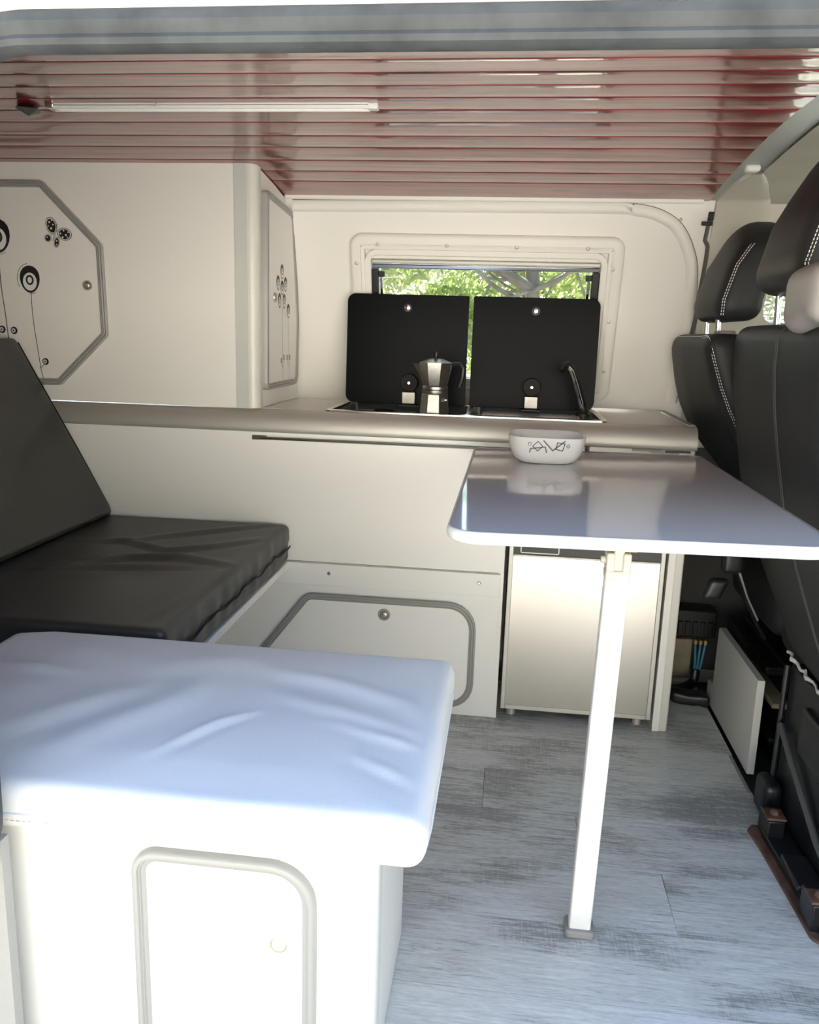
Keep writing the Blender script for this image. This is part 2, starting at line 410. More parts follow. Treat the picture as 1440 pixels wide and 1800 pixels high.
# ================================================================== THE SETTING
g = MB(); gy = [-40, -30, -22, -16, -12, -10, -8.5, -7.5, -6.5, -5.8, -5, 3, 30, 60]
gh = {-40: 10.5, -30: 8.6, -22: 6.2, -16: 3.9, -12: 2.1, -10: 1.2, -8.5: .5, -7.5: .1, -6.5: -.25, -5.8: -.45, -5: -.58}  # bank behind the camera, added to bounce sunlight deep into the van
gx = [-45+5*i for i in range(19)]; vs = []
for q in gy:
    for x in gx: vs.append((x, q, gh.get(q, -.58)+(.25*noise.noise(V((x*.2, q*.2, 0))) if q < -6 else 0)))
g.add(vs, [(j*19+i, j*19+i+1, (j+1)*19+i+1, (j+1)*19+i) for j in range(len(gy)-1) for i in range(18)])
o = g.build('ground', 'ground', recalc=False); o['kind'] = 'structure'; o['label'] = 'sunlit sandy ground outside the van rising to an unseen bank added to bounce light in'

# ---- floor: base sheet plus planks running along the van
fl = MB().box(-1.75, .60, .80, 2.46, -.06, -.004).build('floor', 'trimgrey', kind='structure', label='grey whitewashed plank floor of the van')
W_ = .17; y = 2.295; row = 0
while y > .80:
    y0 = max(y-W_, .80); x = -1.75 + (-.35, -.95, -.1, -.7, -.5)[row % 5]
    while x < .60:
        a = max(x, -1.75); b = min(x+1.22, .60)
        if b-a > .02:
            MB().box(a+.0004, b-.0004, y0+.0005, y-.0005, -.004, 0).build('plank', 'floorwood', fl, bevel=.0006, bseg=1)
        x += 1.22
    y -= W_; row += 1
MB().box(-1.75, .60, 2.296, 2.46, -.004, 0).build('plank', 'floorwood', fl)

# ---- ceiling: varnished boards following the arch of the roof
ZC = [(.86, 1.325), (.95, 1.34), (1.04, 1.358), (1.13, 1.372), (1.21, 1.384), (1.30, 1.395), (1.39, 1.403), (1.5, 1.409), (1.65, 1.412), (1.75, 1.4105), (1.85, 1.406), (1.95, 1.400), (2.07, 1.390), (2.2, 1.376), (2.33, 1.357), (2.42, 1.335)]
zc = lambda y_: lerp(ZC, y_)
def arch_sheet(mb, x0, x1, y0, y1, t0, t1, n=24):
    vs = []
    for i in range(n+1):
        q = y0+(y1-y0)*i/n
        vs += [(x0, q, zc(q)+t0), (x1, q, zc(q)+t0), (x1, q, zc(q)+t1), (x0, q, zc(q)+t1)]
    fs = []
    for i in range(n):
        for k in range(4): j = (k+1) % 4; fs.append((4*i+k, 4*i+4+k, 4*i+4+j, 4*i+j))
    fs += [(0, 1, 2, 3), (4*n+3, 4*n+2, 4*n+1, 4*n)]
    return mb.add(vs, fs)
ce = arch_sheet(MB(), -1.75, .485, .90, 2.40, .012, .03).build('ceiling', 'ceilwood', kind='structure', label='arched ceiling of glossy red varnished boards')
YB = [2.325, 2.19, 2.107, 2.02, 1.92, 1.835, 1.739, 1.651, 1.564, 1.484, 1.398, 1.31, 1.222, 1.134, 1.046, .958, .91]
for a, b in zip(YB, YB[1:]):
    mb = MB(); g_ = .0014; lo_, hi_ = b+g_, a-g_; vs = []
    prof = [(lo_, .012), (lo_, .0015), (lo_+.0012, .0003), (lo_+.003, 0)]+[(lo_+.003+(hi_-lo_-.006)*t/3, 0) for t in (1, 2)]+[(hi_-.003, 0), (hi_-.0012, .0003), (hi_, .0015), (hi_, .012)]
    k = len(prof)
    for x in (-1.75, .485): vs += [(x, q, zc(q)+h) for q, h in prof]
    mb.add(vs, [tuple(range(k)), tuple(range(k, 2*k))[::-1]]+[(i, (i+1) % k, k+(i+1) % k, k+i) for i in range(k)])
    mb.build('ceiling_board', 'ceilwood', ce, sharp=50)
# roof skin above
arch_sheet(MB(), -1.80, 2.2, .86, 2.42, .05, .08).build('roof_skin', 'body', kind='structure')

# ---- far wall: lining panel that leans inwards, with the window opening
FW = F((0, 2.475, .8), (1, 0, 0), (0, -.16, .565))
hole = rrect(-.404, .212, .085, .421, .02, 5)
wall = MB().ring(FW, hole, outrect(hole, -1.75, .50, -.03, .60, -.1, .25), -.03, 0)
wf = wall.build('wall_far', 'lining', kind='structure', label='white lined far wall of the van with small window')
MB().box(-1.75, .50, 2.475, 2.52, -.06, .775).build('wall_far_lower', 'lining', kind='structure')
MB().boxf(FW, -.64, .47, .575, .598, 0, .012).build('top_rail', 'lining', wf, bevel=.004)
# raised edge of the pressed lining panel, with its rounded corner
edge = [(-.62, .570), (.20, .574), (.30, .570), (.37, .555), (.425, .520), (.465, .455), (.483, .385), (.492, .24), (.478, .03)]
ep = [(p.x, p.y) for p in smooth_path([V((a, b, 0)) for a, b in edge], 5)]
pan = ep + [(-.62, .03)]
cen = (-.1, .25)
inner = rrect(-.43, .24, .06, .45, .02, 5)
MB().sweep(FW, ep, [(-.002, 0), (-.002, .001), (.003, .0075), (.009, .010), (.018, .010), (.024, .006), (.028, 0)], closed=False).build('panel_edge', 'lining', wf)
MB().sweep(FW, ep, [(-.004, -.001), (-.004, .0012), (-.0022, .0012), (-.0022, -.001)], closed=False).build('panel_joint', 'jointbrown', wf)
for a, b in ((-.27, .559), (.096, .560), (.42, .535)): screw(FW, a, b, .0005, wf, .0045)

# ---- window in the far wall
wn = MB()
fo = rrect(-.462, .285, .028, .489, .035, 8); fi = [V(p) for p in rrect(-.425, .245, .068, .447, .022, 8)]
wn.sweep(FW, fo, [(0, 0), (0, .010), (-.002, .015), (-.006, .018), (-.012, .019), (-.026, .019), (-.029, .0165), (-.032, .019), (-.0400, .0185), (-.0415, .0165), (-.0415, 0)])
wn_o = wn.build('window_1', 'lam', kind='structure', label='small window with white moulded frame and roller blind rail')
ci = rrect(-.404, .227, .084, .431, .018, 8)
MB().sweep(FW, ci, [(0, .0125), (.0025, .0145), (.0165, .0145), (.0165, -.03), (0, -.03)]).build('inner_frame', 'lam', wn_o)
MB().boxf(FW, -.403, .226, .409, .421, -.002, .012).build('blind_rail', 'profile', wn_o, bevel=.003)
MB().boxf(FW, -.403, .226, .395, .408, .000, .010).build('blind_rail', 'chrome', wn_o, bevel=.003)
for a0, a1, s_ in ((-.403, -.384, 1), (.206, .226, -1)):
    MB().boxf(FW, a0, a1, .086, .394, -.004, .012).build('blind_guide', 'blackplastic', wn_o, bevel=.002)
    c0 = a1 if s_ > 0 else a0
    MB().boxf(FW, min(c0, c0+s_*.017), max(c0, c0+s_*.017), .372, .388, 0, .012).build('blind_clip', 'blackplastic', wn_o, bevel=.002)
    MB().boxf(FW, min(c0+s_*.004, c0+s_*.012), max(c0+s_*.004, c0+s_*.012), .086, .372, -.002, .006).build('guide_rod', 'chrome', wn_o, bevel=.001)
MB().boxf(FW, -.404, .227, .084, .43, -.026, -.022).build('pane', 'glass', wn_o)
for a, b in ((-.383, .462), (-.192, .461), (-.003, .460), (.187, .460), (.258, .407), (.262, .265), (.263, .122), (-.444, .41), (-.444, .26)):
    screw(FW, a, b, .0188, wn_o, .0055, 'profile')

# ---- near side: leaning body wall with the big sliding-door opening, rubber seal round it
NY = lambda z: .6453+.188*z
FN = F((0, .6453, 0), (1, 0, 0), (0, .188, 1)); kz = FN.v.z
op = rpoly([(-.90, -.05), (1.05, -.05), (1.05, 1.319), (-.640, 1.319), (-.536, .44), (-.84, .30)], [.05, .1, .15, .10, .06, .1], 8)
nw = MB().ring(FN, op, outrect(op, -1.78, 2.2, -.35, 1.47, .2, .6), -.02, 0)
nwo = nw.build('wall_near', 'body', kind='structure', label='cream painted van side round the open sliding door')
sp = [(0.026, .0), (.026, .010), (.018, .020), (.006, .022), (-.003, .016), (-.006, .013), (-.012, .016), (-.018, .012), (-.020, .0), (-.016, -.016), (0, -.024)]
MB().sweep(FN, op, [(a*.85-.002, b*.85) for a, b in sp]).build('trim_1', 'seal', kind='structure', label='dusty dark grey rubber door seal')
# inner lip of the roof rail above the seal
MB().box(-1.78, 2.2, .875, .905, 1.345, 1.44).build('roof_rail', 'body', kind='structure')
# grey trim beside the bench, behind the seal
MB().box(-1.2, -.538, .757, .772, -.05, .432).build('trim_2', 'fabric', kind='structure', label='grey ribbed trim panel left of the white bench')
# ---- back and cab ends
MB().box(-1.80, -1.75, .70, 2.52, -.35, 1.46).build('wall_rear', 'lining', kind='structure')
MB().box(.60, 2.2, .75, 2.55, -.10, -.03).build('floor_cab', 'carpet', kind='structure')
MB().box(-1.80, 2.2, .70, 2.55, -.40, -.10).build('underbody', 'darkmetal', kind='structure')
fh = rrect(.672, 1.45, .27, .555, .03, 6)
cw = MB().ring(FW, fh, outrect(fh, .50, 2.2, -.03, .60, 1.05, .42), -.03, 0)
cw.box(.50, 2.2, 2.475, 2.52, -.10, .775)
cwo = cw.build('wall_cab', 'pillar', kind='structure')
MB().boxf(FW, .66, 1.46, .26, .565, -.02, -.016).build('pane', 'glass', cwo)
wh = rrect(.95, 2.35, .82, 1.28, .08, 5)
MB().ring(FX(2.16), wh, outrect(wh, .70, 2.55, -.30, 1.45, 1.6, 1.0), 0, .04).build('wall_front', 'dash', kind='structure')
arch_sheet(MB(), .485, .548, .90, 2.40, .002, .03).build('trim_3', 'steelgrey', kind='structure', label='painted grey metal roof arch behind the cab')
def headz(x, q): return zc(q)-.004-.02*max(0, (x-.9))
hm = MB(); vs = []; nx, ny = 10, 26
for i in range(nx+1):
    for j in range(ny+1):
        xx = .548+1.65*i/nx; q = .90+1.50*j/ny; vs.append((xx, q, headz(xx, q)))
hm.add(vs, [(i*(ny+1)+j, i*(ny+1)+j+1, (i+1)*(ny+1)+j+1, (i+1)*(ny+1)+j) for i in range(nx) for j in range(ny)])
ho = hm.build('ceiling_cab', 'head', kind='structure', label='khaki cab headliner above the seats', recalc=False)
# B-pillar cover
pst = [(.03, .502, .664), (.20, .502, .662), (.40, .502, .656), (.50, .502, .648)]      # along the wall: v, left x, right x
rows = [(FW(0, v_, .010).y, FW(0, v_, .010).z, a_, b_) for v_, a_, b_ in pst]
rows += [(2.300, 1.352, .502, .634), (2.265, 1.358, .503, .622), (2.220, 1.364, .506, .606), (2.160, 1.3715, .511, .586), (2.110, 1.377, .516, .566), (2.080, 1.380, .522, .550)]
mb = MB(); nr = 8; vs = []
for side in (0, 1):
    for (yy, z_, a_, b_) in rows:
        for k in range(nr+1):
            t = k/nr; e_ = .006*(abs(2*t-1)**6)
            vs.append((a_+(b_-a_)*t, yy+(.0 if not side else .012)+(e_ if not side else 0)*.8, z_+(0 if not side else .012)+(e_ if not side else 0)*.6))
n1 = len(rows)*(nr+1); fs = []
for i in range(len(rows)-1):
    for k in range(nr):
        q = i*(nr+1)+k; fs += [(q, q+1, q+nr+2, q+nr+1), (n1+q, n1+q+nr+1, n1+q+nr+2, n1+q+1)]
    for q in (i*(nr+1), i*(nr+1)+nr): fs.append((q, q+nr+1, n1+q+nr+1, n1+q))
for q0 in (0, (len(rows)-1)*(nr+1)):
    for k in range(nr): fs.append((q0+k, q0+k+1, n1+q0+k+1, n1+q0+k))
mb.add(vs, fs)
bp = mb.build('trim_4', 'pillar', kind='structure', label='beige plastic pillar cover beside the far seat', sharp=60)
screw(FW, .575, .49, .0100, bp, .006, 'greypl')
# dark carpeted side below the counter level next to the cab
MB().box(.458, 1.6, 2.455, 2.474, .02, .70).build('trim_5', 'carpet', kind='structure', label='dark carpet lining low beside the fridge panel')

# ================================================================== UPPER CABINET
uc = thing('upper_cabinet', (-1.2, 2.25, .80), 'cream upper cabinet with octagonal flower-stickered door above the counter', 'cabinet')
UF = 2.05
sidep = [(2.075, .802), (2.463, .802), (2.325, 1.352), (2.22, 1.370), (2.075, 1.388)]
b = MB(); b.boxf(FY(UF), -1.74, -.690, .802, 1.393, -.016, 0); b.build('front_panel', 'lam', uc)
MB().prism(FX(-.640), sidep, -.016, 0).build('side_panel', 'lam', uc)
pp = []   # rounded corner profile (plan), extruded upwards
pp = rpoly([(-.692, 2.066), (-.692, 2.049), (-.637, 2.049), (-.637, 2.085), (-.655, 2.085), (-.655, 2.066)], [0, .001, .022, 0, 0, 0], 8)
MB().prism(FZ(0), pp, .802, 1.392).build('corner_profile', 'post', uc, sharp=30)
MB().boxf(FY(2.0485), -.6935, -.662, .802, 1.392, 0, .0012).build('profile_lip', 'postlip', uc)

TRIM = [(0, 0), (0, .006), (-.002, .009), (-.005, .009), (-.0065, .0065), (-.008, .009), (-.0115, .009), (-.013, .0065), (-.0145, .008), (-.017, .007), (-.018, 0)]
def door(parent, fr, outline, rad, kn, name='door', seg=6, trim=TRIM, kr=.0125, m='lam2', proud=0):
    trim = [(a_, b_+(proud if b_ > 0 else 0)) for a_, b_ in trim]
    ol = rpoly(outline, rad, seg)
    area = sum(ol[i-1].x*ol[i].y-ol[i].x*ol[i-1].y for i in range(len(ol)))
    if area < 0: ol = ol[::-1]
    cx = sum(p.x for p in ol)/len(ol); cy = sum(p.y for p in ol)/len(ol)
    inn = []
    P = ol; n = len(P)
    for i in range(n):
        d1 = (P[i]-P[i-1]); d2 = (P[(i+1) % n]-P[i]); d1 = d1.normalized(); d2 = d2.normalized()
        q = V((d1.y, -d1.x))+V((d2.y, -d2.x)); q = q/max(.3, q.length**2/2); inn.append(P[i]-q*.0165)
    d = MB().prism(fr, inn, -.002, .0045+proud).build(name, m, parent)
    MB().sweep(fr, ol, trim).build('door_trim', 'trimgrey', d, sharp=60, label='grey ridged plastic door trim')
    k = MB().lathe(fr, [(a_, b_+proud) for a_, b_ in [(kr*1.0, .004), (kr, .0065), (kr*.92, .0085), (kr*.72, .0085), (kr*.66, .0055), (kr*.60, .0075), (kr*.45, .0095), (kr*.1, .0105)]], 24, *kn).build('knob', 'greyknob', d, sharp=50)
    return d
M['greyknob'] = mat('satin_push_knob', (.52, .50, .45), .3, metal=.6)
M['brassknob'] = mat('cream_push_knob', (.66, .61, .50), .35)
oct_ = [(-1.55, .842), (-1.169, .842), (-1.033, .973), (-1.037, 1.198), (-1.189, 1.349), (-1.53, 1.349), (-1.68, 1.198), (-1.68, .973)]
fd = door(uc, FY(UF), oct_, .022, (-1.082, 1.097), m='lam')
fr = FY(UF); c0 = .0048
def flower(a, b, r, parent, fr, c, kx=1.0):
    mb = MB(); mb.m = 0
    mb.ell(fr, a, b, r*.80*kx, r, c, egg=.10)
    mb.m = 1; mb.ell(fr, a, b-.18*r, r*.56*kx, r*.66, c+.0003)
    mb.m = 0; mb.ell(fr, a, b-.06*r, r*.32*kx, r*.37, c+.0006)
    mb.m = 1; mb.ell(fr, a, b-.06*r, r*.18*kx, r*.23, c+.0009)
    return mb.build('flower_sticker', ['print', 'printwhite'], parent, recalc=False)
def arc(mb, fr, a, b, ra, rb, t0, t1, wd, c):
    mb.ribbon(fr, [(a+ra*math.cos(R(t0+(t1-t0)*k/12)), b+rb*math.sin(R(t0+(t1-t0)*k/12))) for k in range(13)], wd, c)
def bud(a, b, r, parent, fr, c, kx=1.0):
    mb = MB(); mb.ell(fr, a, b, r*kx, r, c); mb.m = 1; mb.ell(fr, a-.15*r*kx, b, r*.58*kx, r*.58, c+.0003); mb.m = 0; mb.ell(fr, a-.15*r*kx, b, r*.26*kx, r*.26, c+.0006)
    return mb.build('bud_sticker', ['print', 'printwhite'], parent, recalc=False)
flower(-1.238, 1.109, .034, fd, fr, c0); flower(-1.318, 1.214, .042, fd, fr, c0); flower(-1.41, 1.10, .034, fd, fr, c0)
for aa, bb, r_ in ((-1.238, 1.109, .034), (-1.318, 1.214, .042)):
    mb = MB(); arc(mb, fr, aa-.002, bb+.001, r_*.95, r_*1.1, 95, 215, .0013, c0); arc(mb, fr, aa, bb, r_*.9, r_*1.07, 265, 300, .0011, c0)
    mb.build('flower_outline', 'print', fd, recalc=False)
for st, wd in (([(-1.237, 1.076), (-1.237, 1.034), (-1.234, .985), (-1.229, .94), (-1.222, .875), (-1.212, .845)], .0018), ([(-1.319, 1.17), (-1.318, 1.09), (-1.312, 1.02), (-1.306, .93), (-1.30, .85)], .0022),
               ([(-1.225, .884), (-1.214, .893)], .0015), ([(-1.41, 1.07), (-1.405, .85)], .0018)):
    sp_ = smooth_path([V((a, b, 0)) for a, b in st], 5)
    MB().ribbon(fr, [(p.x, p.y) for p in sp_], wd, c0).build('stem_sticker', 'print', fd, recalc=False)
bud(-1.209, .902, .0088, fd, fr, c0); bud(-1.291, .979, .0095, fd, fr, c0); bud(-1.324, .981, .0095, fd, fr, c0)
# butterfly
def wing(mb, a, b, ra, rb, rot, c):
    mb.m = 0; mb.ell(fr, a, b, ra, rb, c, rot); mb.m = 1; mb.ell(fr, a, b, ra*.90, rb*.92, c+.0002, rot); mb.m = 0; mb.ell(fr, a, b, ra*.76, rb*.80, c+.0004, rot)
mb = MB()
wing(mb, -1.1705, 1.2405, .0150, .0215, R(18), c0); wing(mb, -1.1365, 1.2205, .0195, .0155, R(-8), c0+.0001)
wing(mb, -1.1815, 1.2105, .0095, .0095, 0, c0+.0002); wing(mb, -1.1585, 1.2005, .0078, .0135, R(-12), c0+.0002)
mb.m = 1
for a, b, r_ in ((-1.175, 1.249, .0026), (-1.1655, 1.243, .0022), (-1.171, 1.234, .0028), (-1.168, 1.2535, .0018), (-1.1780, 1.240, .0016), (-1.1465, 1.222, .0022), (-1.1415, 1.213, .0025), (-1.1325, 1.2185, .0026), (-1.138, 1.2295, .0024), (-1.1265, 1.2255, .0018), (-1.129, 1.213, .0016), (-1.183, 1.2125, .0018), (-1.158, 1.204, .0020), (-1.159, 1.195, .0017)):
    mb.ell(fr, a, b, r_, r_, c0+.0010, seg=12)
mb.ribbon(fr, [(-1.157, 1.236), (-1.1665, 1.204)], .0050, c0+.0011); mb.m = 0
for dx in (-.002, 0, .002): mb.ribbon(fr, [(-1.1570+dx, 1.236), (-1.1665+dx, 1.204)], .0007, c0+.0014)
mb.ribbon(fr, [(-1.157, 1.235), (-1.1535, 1.2445)], .0009, c0+.0013)
mb.build('butterfly_sticker', ['print', 'printwhite'], fd, recalc=False)
# side door, facing forwards
SF = FX(-.640)
sdr = door(uc, SF, [(2.078, .847), (2.385, .847), (2.400, 1.03), (2.345, 1.322), (2.105, 1.340), (2.090, 1.335)], [.02, .03, .2, .035, .01, .01], (2.158, 1.084), name='side_door', m='lam', proud=.010)
SFO = F((-.630, 0, 0), (0, 1, 0), (0, 0, 1))
for a, b in ((2.231, 1.154), (2.192, 1.123), (2.265, 1.123), (2.231, 1.112), (2.206, 1.078), (2.251, 1.078), (2.294, 1.053)):
    flower(a, b, .0195, sdr, SFO, c0+random.random()*.00001)
for st in ([(2.231, 1.06), (2.231, .95), (2.237, .858)], [(2.294, 1.035), (2.297, .95), (2.303, .858)], [(2.222, .915), (2.232, .90)], [(2.246, .92), (2.236, .90)], [(2.281, .92), (2.295, .90)], [(2.306, .92), (2.300, .90)]):
    MB().ribbon(SFO, st, .0014, c0).build('stem_sticker', 'print', sdr, recalc=False)
for a, b in ((2.222, .919), (2.246, .927), (2.281, .926), (2.306, .926)): bud(a, b, .0075, sdr, SFO, c0)

# ================================================================== COUNTERTOP
ct = thing('countertop', (-.4, 2.25, .77), 'long grey-edged kitchen countertop under the window', 'countertop')
hl = rrect(-.462, .237, 2.078, 2.395, .012, 4)
MB().ring(FZ(0), hl, outrect(hl, -1.74, .437, 2.072, 2.468, -.11, 2.24), .772, .800).build('slab', 'lam', ct)
ev = [(2.075, .800)]+[(2.066-.036*math.sin(R(q_)), .7555+.0445*math.cos(R(q_))) for q_ in range(0, 91, 9)]+[(2.0305, .748), (2.034, .744), (2.075, .744)]
mb = MB(); k = len(ev); vs = [(x, a, b) for x in (-1.74, .456) for a, b in ev]
mb.add(vs, [tuple(range(k)), tuple(range(k, 2*k))[::-1]]+[(i, (i+1) % k, k+(i+1) % k, k+i) for i in range(k)])
mb.build('edge_profile', 'profile', ct, sharp=50, label='rounded satin aluminium edge')
MB().box(.437, .456, 2.072, 2.468, .770, .8035).build('end_strip', 'trimgrey', ct, bevel=.002)
MB().box(.24, .45, 2.452, 2.468, .800, .806).build('back_strip', 'chrome', ct)

# ================================================================== LOWER KITCHEN UNIT
kb = thing('kitchen_base_cabinet', (-.5, 2.25, 0), 'cream kitchen base unit with rounded hatch below the counter', 'cabinet')
LF = 2.05
MB().boxf(FY(LF), -1.74, .010, .404, .744, -.016, 0).build('front_panel', 'lam2', kb, bevel=.0008)
MB().boxf(FY(LF), -1.74, .0, .0, .402, -.016, -.002).build('lower_panel', 'lam2', kb)
pk = MB().boxf(FY(LF), -1.74, .003, .342, .401, -.002, .008).build('screwed_rail', 'lam2', kb, bevel=.0012, label='narrow white rail with two screws')
for a, b in ((-.448, .376), (-.052, .376)): screw(FY(LF), a, b, .0080, pk, .0048)
MB().boxf(FY(LF), -.002, .011, 0, .744, -.40, -.001).build('divider_panel', 'lam', kb)
ht = [(-.640, .022), (-.054, .022), (-.054, .318), (-.510, .318), (-.640, .146)]
door(kb, FY(LF-.002), ht, [.05, .07, .075, .04, .05], (-.298, .272), name='hatch', kr=.0165)
en = MB(); en.boxf(FY(LF), .419, .436, 0, .744, -.40, 0); en.build('end_panel', 'lam', kb)
MB().boxf(FY(LF), .434, .457, 0, .744, -.40, .001).build('end_post', 'post', kb, bevel=.004)
# table rail: dark bar with end plates along the panel
rl = MB(); rl.tube([(-.63, 2.041, .7275), (.43, 2.041, .7275)], .0042, 10)
rl = rl.build('table_rail', 'steel', kb, label='thin steel rail holding the table')
MB().boxf(FY(LF), -.655, -.615, .722, .734, .0, .004).build('end_plate', 'steel', rl, bevel=.001)
MB().boxf(FY(LF), .305, .375, .7375, .7430, .0, .0045).build('end_plate', 'greypl', rl, bevel=.001)
MB().boxf(FY(LF), .385, .445, .7365, .7410, .0, .0045).build('end_plate', 'darkmetal', rl, bevel=.001)

# ================================================================== FRIDGE
fg = thing('fridge', (.216, 2.25, .0), 'compact built-in fridge with brushed steel door behind the table leg', 'fridge')
MB().box(.0225, .4115, 2.07, 2.45, .022, .56).build('body', 'blackplastic', fg)
fp = MB()
for a0, a1, b0, b1 in ((.021, .0325, .030, .56), (.4005, .412, .030, .56), (.0325, .4005, .030, .0425), (.0325, .4005, .4525, .4575), (.0325, .4005, .535, .56)):
    fp.boxf(FY(2.07), a0, a1, b0, b1, 0, .022)
fp.build('door_frame', 'profile', fg, bevel=.0015)
MB().boxf(FY(2.07), .0325, .4005, .0425, .4525, 0, .019).build('door_panel', 'fridgedoor', fg, label='brushed steel door panel')
cp = MB().boxf(FY(2.07), .0325, .4005, .4575, .535, 0, .017).build('control_panel', 'blackplastic', fg)
MB().sweep(FY(2.053), rrect(.050, .148, .461, .53, .004, 3), [(0, 0), (0, .0012), (-.0022, .0012), (-.0022, 0)]).build('display_frame', 'printwhite', cp)
for a in (.05, .385): MB().lathe(FZ(0), [(.012, 0), (.012, .018), (.006, .023)], 14, a, 2.09).build('foot', 'profile', fg)

# ================================================================== HOB AND SINK
hs = thing('hob_sink_unit', (-.11, 2.24, .80), 'steel hob and sink unit with two black glass lids raised', 'hob')
rim = MB(); ro = rrect(-.472, .246, 2.070, 2.403, .018, 5); ri = rrect(-.452, .226, 2.090, 2.380, .012, 5)
rim.sweep(FZ(0), ro, [(0, .8002), (0, .8035), (-.004, .8052), (-.018, .8052), (-.021, .803), (-.023, .785), (-.023, .7985), (-.016, .8002)])
rim.build('rim', 'steel', hs)
hb = MB(); hp = rrect(-.450, -.108, 2.092, 2.378, .02, 5)
hb.sweep(FZ(0), hp, [(0, .803), (-.010, .778)], pclosed=False); hb.add([(p.x, p.y, .778) for p in rrect(-.440, -.118, 2.102, 2.368, .012, 5)], [tuple(range(24))])
hb.build('hob_tray', 'steel', hs, recalc=False)
sk = MB(); skp = rrect(-.098, .224, 2.092, 2.378, .03, 5)
sk.sweep(FZ(0), skp, [(0, .803), (-.008, .790), (-.016, .690)], pclosed=False); sk.add([(p.x, p.y, .690) for p in rrect(-.082, .208, 2.108, 2.362, .018, 5)], [tuple(range(24))])
sk.build('sink_bowl', 'steel', hs, recalc=False)
MB().box(-.108, -.098, 2.092, 2.378, .795, .8045).build('divider', 'steel', hs)
for bx_, by_ in ((-.20, 2.14), (-.345, 2.27)):
    bo = MB().lathe(FZ(0), [(.040, .778), (.040, .784), (.030, .787), (.030, .790), (.026, .793), (.004, .794)], 24, bx_, by_).build('burner', 'blackplastic', hs)
gr = MB(); gz = .7955
gr.tube([(p.x, p.y, gz) for p in rrect(-.285, -.112, 2.095, 2.20, .012, 4)], .0028, 6, closed=True)
for k in range(4):
    q = math.pi/4+k*math.pi/2; c_ = (-.20, 2.145)
    gr.tube([(c_[0]+.075*math.cos(q), c_[1]+.048*math.sin(q), gz), (c_[0]+.02*math.cos(q), c_[1]+.02*math.sin(q), gz)], .0026, 6)
for a, b in ((-.27, 2.097), (-.128, 2.097), (-.27, 2.198), (-.128, 2.198)): gr.tube([(a, b, gz), (a, b, .779)], .0026, 6)
gr.tube([(-.150, 2.095, gz), (-.150, 2.095, gz+.008)], .0026, 6)
gr.build('pan_support', 'darkmetal', hs)
for a in (-.425, -.395): MB().lathe(FZ(0), [(.012, .779), (.012, .783), (.008, .785), (.007, .800), (.003, .801)], 16, a, 2.125).build('gas_knob', 'steel', hs)
FL = F((0, 2.336, .803), (1, 0, 0), (0, .018, .30))
for a0, a1, rr_, kx in ((-.468, -.1245, [.022, .004, .004, .022], -.297), (-.1125, .234, [.004, .026, .022, .004], .060)):
    ld = MB().prism(FL, rpoly([(a0, .002), (a1, .002), (a1, .306), (a0, .306)], rr_, 7), -.003, .003).build('glass_lid', 'blackglass', hs, bevel=.001, label='black glass lid')
    MB().lathe(FL, [(.0115, .003), (.0115, .0042), (.0085, .0046)], 20, kx, .270).build('lid_stop_ring', 'blackplastic', ld)
    MB().lathe(FL, [(.0082, .004), (.0082, .0060), (.006, .0072), (.001, .0074)], 20, kx, .270).build('lid_stop', 'chrome', ld, label='bright round lid stop')
for hx in (-.283, .060):
    h = MB(); h.lathe(F((hx, 2.320, .866), (1, 0, 0), (0, 0, 1)), [(.025, -.010), (.025, .004), (.0235, .007), (.006, .008)], 28)
    h = h.build('lid_hinge', 'hingebl', hs)
    MB().lathe(F((hx, 2.312, .866), (1, 0, 0), (0, 0, 1)), [(.0035, -.002), (.0035, .002)], 10).build('hinge_screw', 'chrome', h)
    MB().box(hx-.020, hx+.020, 2.311, 2.331, .806, .842).build('hinge_bracket', 'alu', h, bevel=.003)
    MB().box(hx-.027, hx+.027, 2.300, 2.338, .799, .8065).build('hinge_foot', 'blackplastic', h, bevel=.002)
fa = MB(); fa.lathe(FZ(0), [(.019, .802), (.019, .808), (.015, .812), (.013, .822)], 20, .196, 2.215); fa = fa.build('faucet', 'blackplastic', hs, label='slim black and chrome fold-down tap')
MB().tube([(.196, 2.215, .812), (.183, 2.215, .850), (.168, 2.215, .895), (.155, 2.215, .925), (.145, 2.212, .934), (.136, 2.205, .930), (.132, 2.20, .918)], [.0125, .012, .0105, .010, .010, .0095, .009], 12, squash=.6).build('spout', 'blackplastic', fa)
MB().tube([(.188, 2.203, .835), (.172, 2.203, .882), (.158, 2.203, .918), (.148, 2.201, .928)], .0048, 8).build('spout_edge', 'chrome', fa)

# ---- moka pot on the burner
mk = thing('moka_pot', (-.193, 2.14, .798), 'octagonal aluminium moka coffee pot on the hob', 'coffee pot')
mc = (-.193, 2.14); oc = FZ(.7975)
rot8 = lambda q: 1
class Fo(F):
    pass
f8 = F((mc[0], mc[1], .7975), (math.cos(R(22.5)), math.sin(R(22.5)), 0), (-math.sin(R(22.5)), math.cos(R(22.5)), 0))
MB().lathe(f8, [(.038, 0), (.040, .004), (.0355, .052), (.033, .055)], 8).build('boiler', 'alu', mk, sharp=20)
MB().lathe(FZ(.7975), [(.0325, .053), (.034, .056), (.034, .062), (.032, .064), (.034, .066), (.034, .072), (.0315, .075)], 32, *mc).build('collar', 'alu', mk)
MB().lathe(f8, [(.0325, .074), (.034, .077), (.0445, .128), (.0445, .130)], 8).build('upper_chamber', 'alu', mk, sharp=20)
sp3 = MB(); z0 = .7975
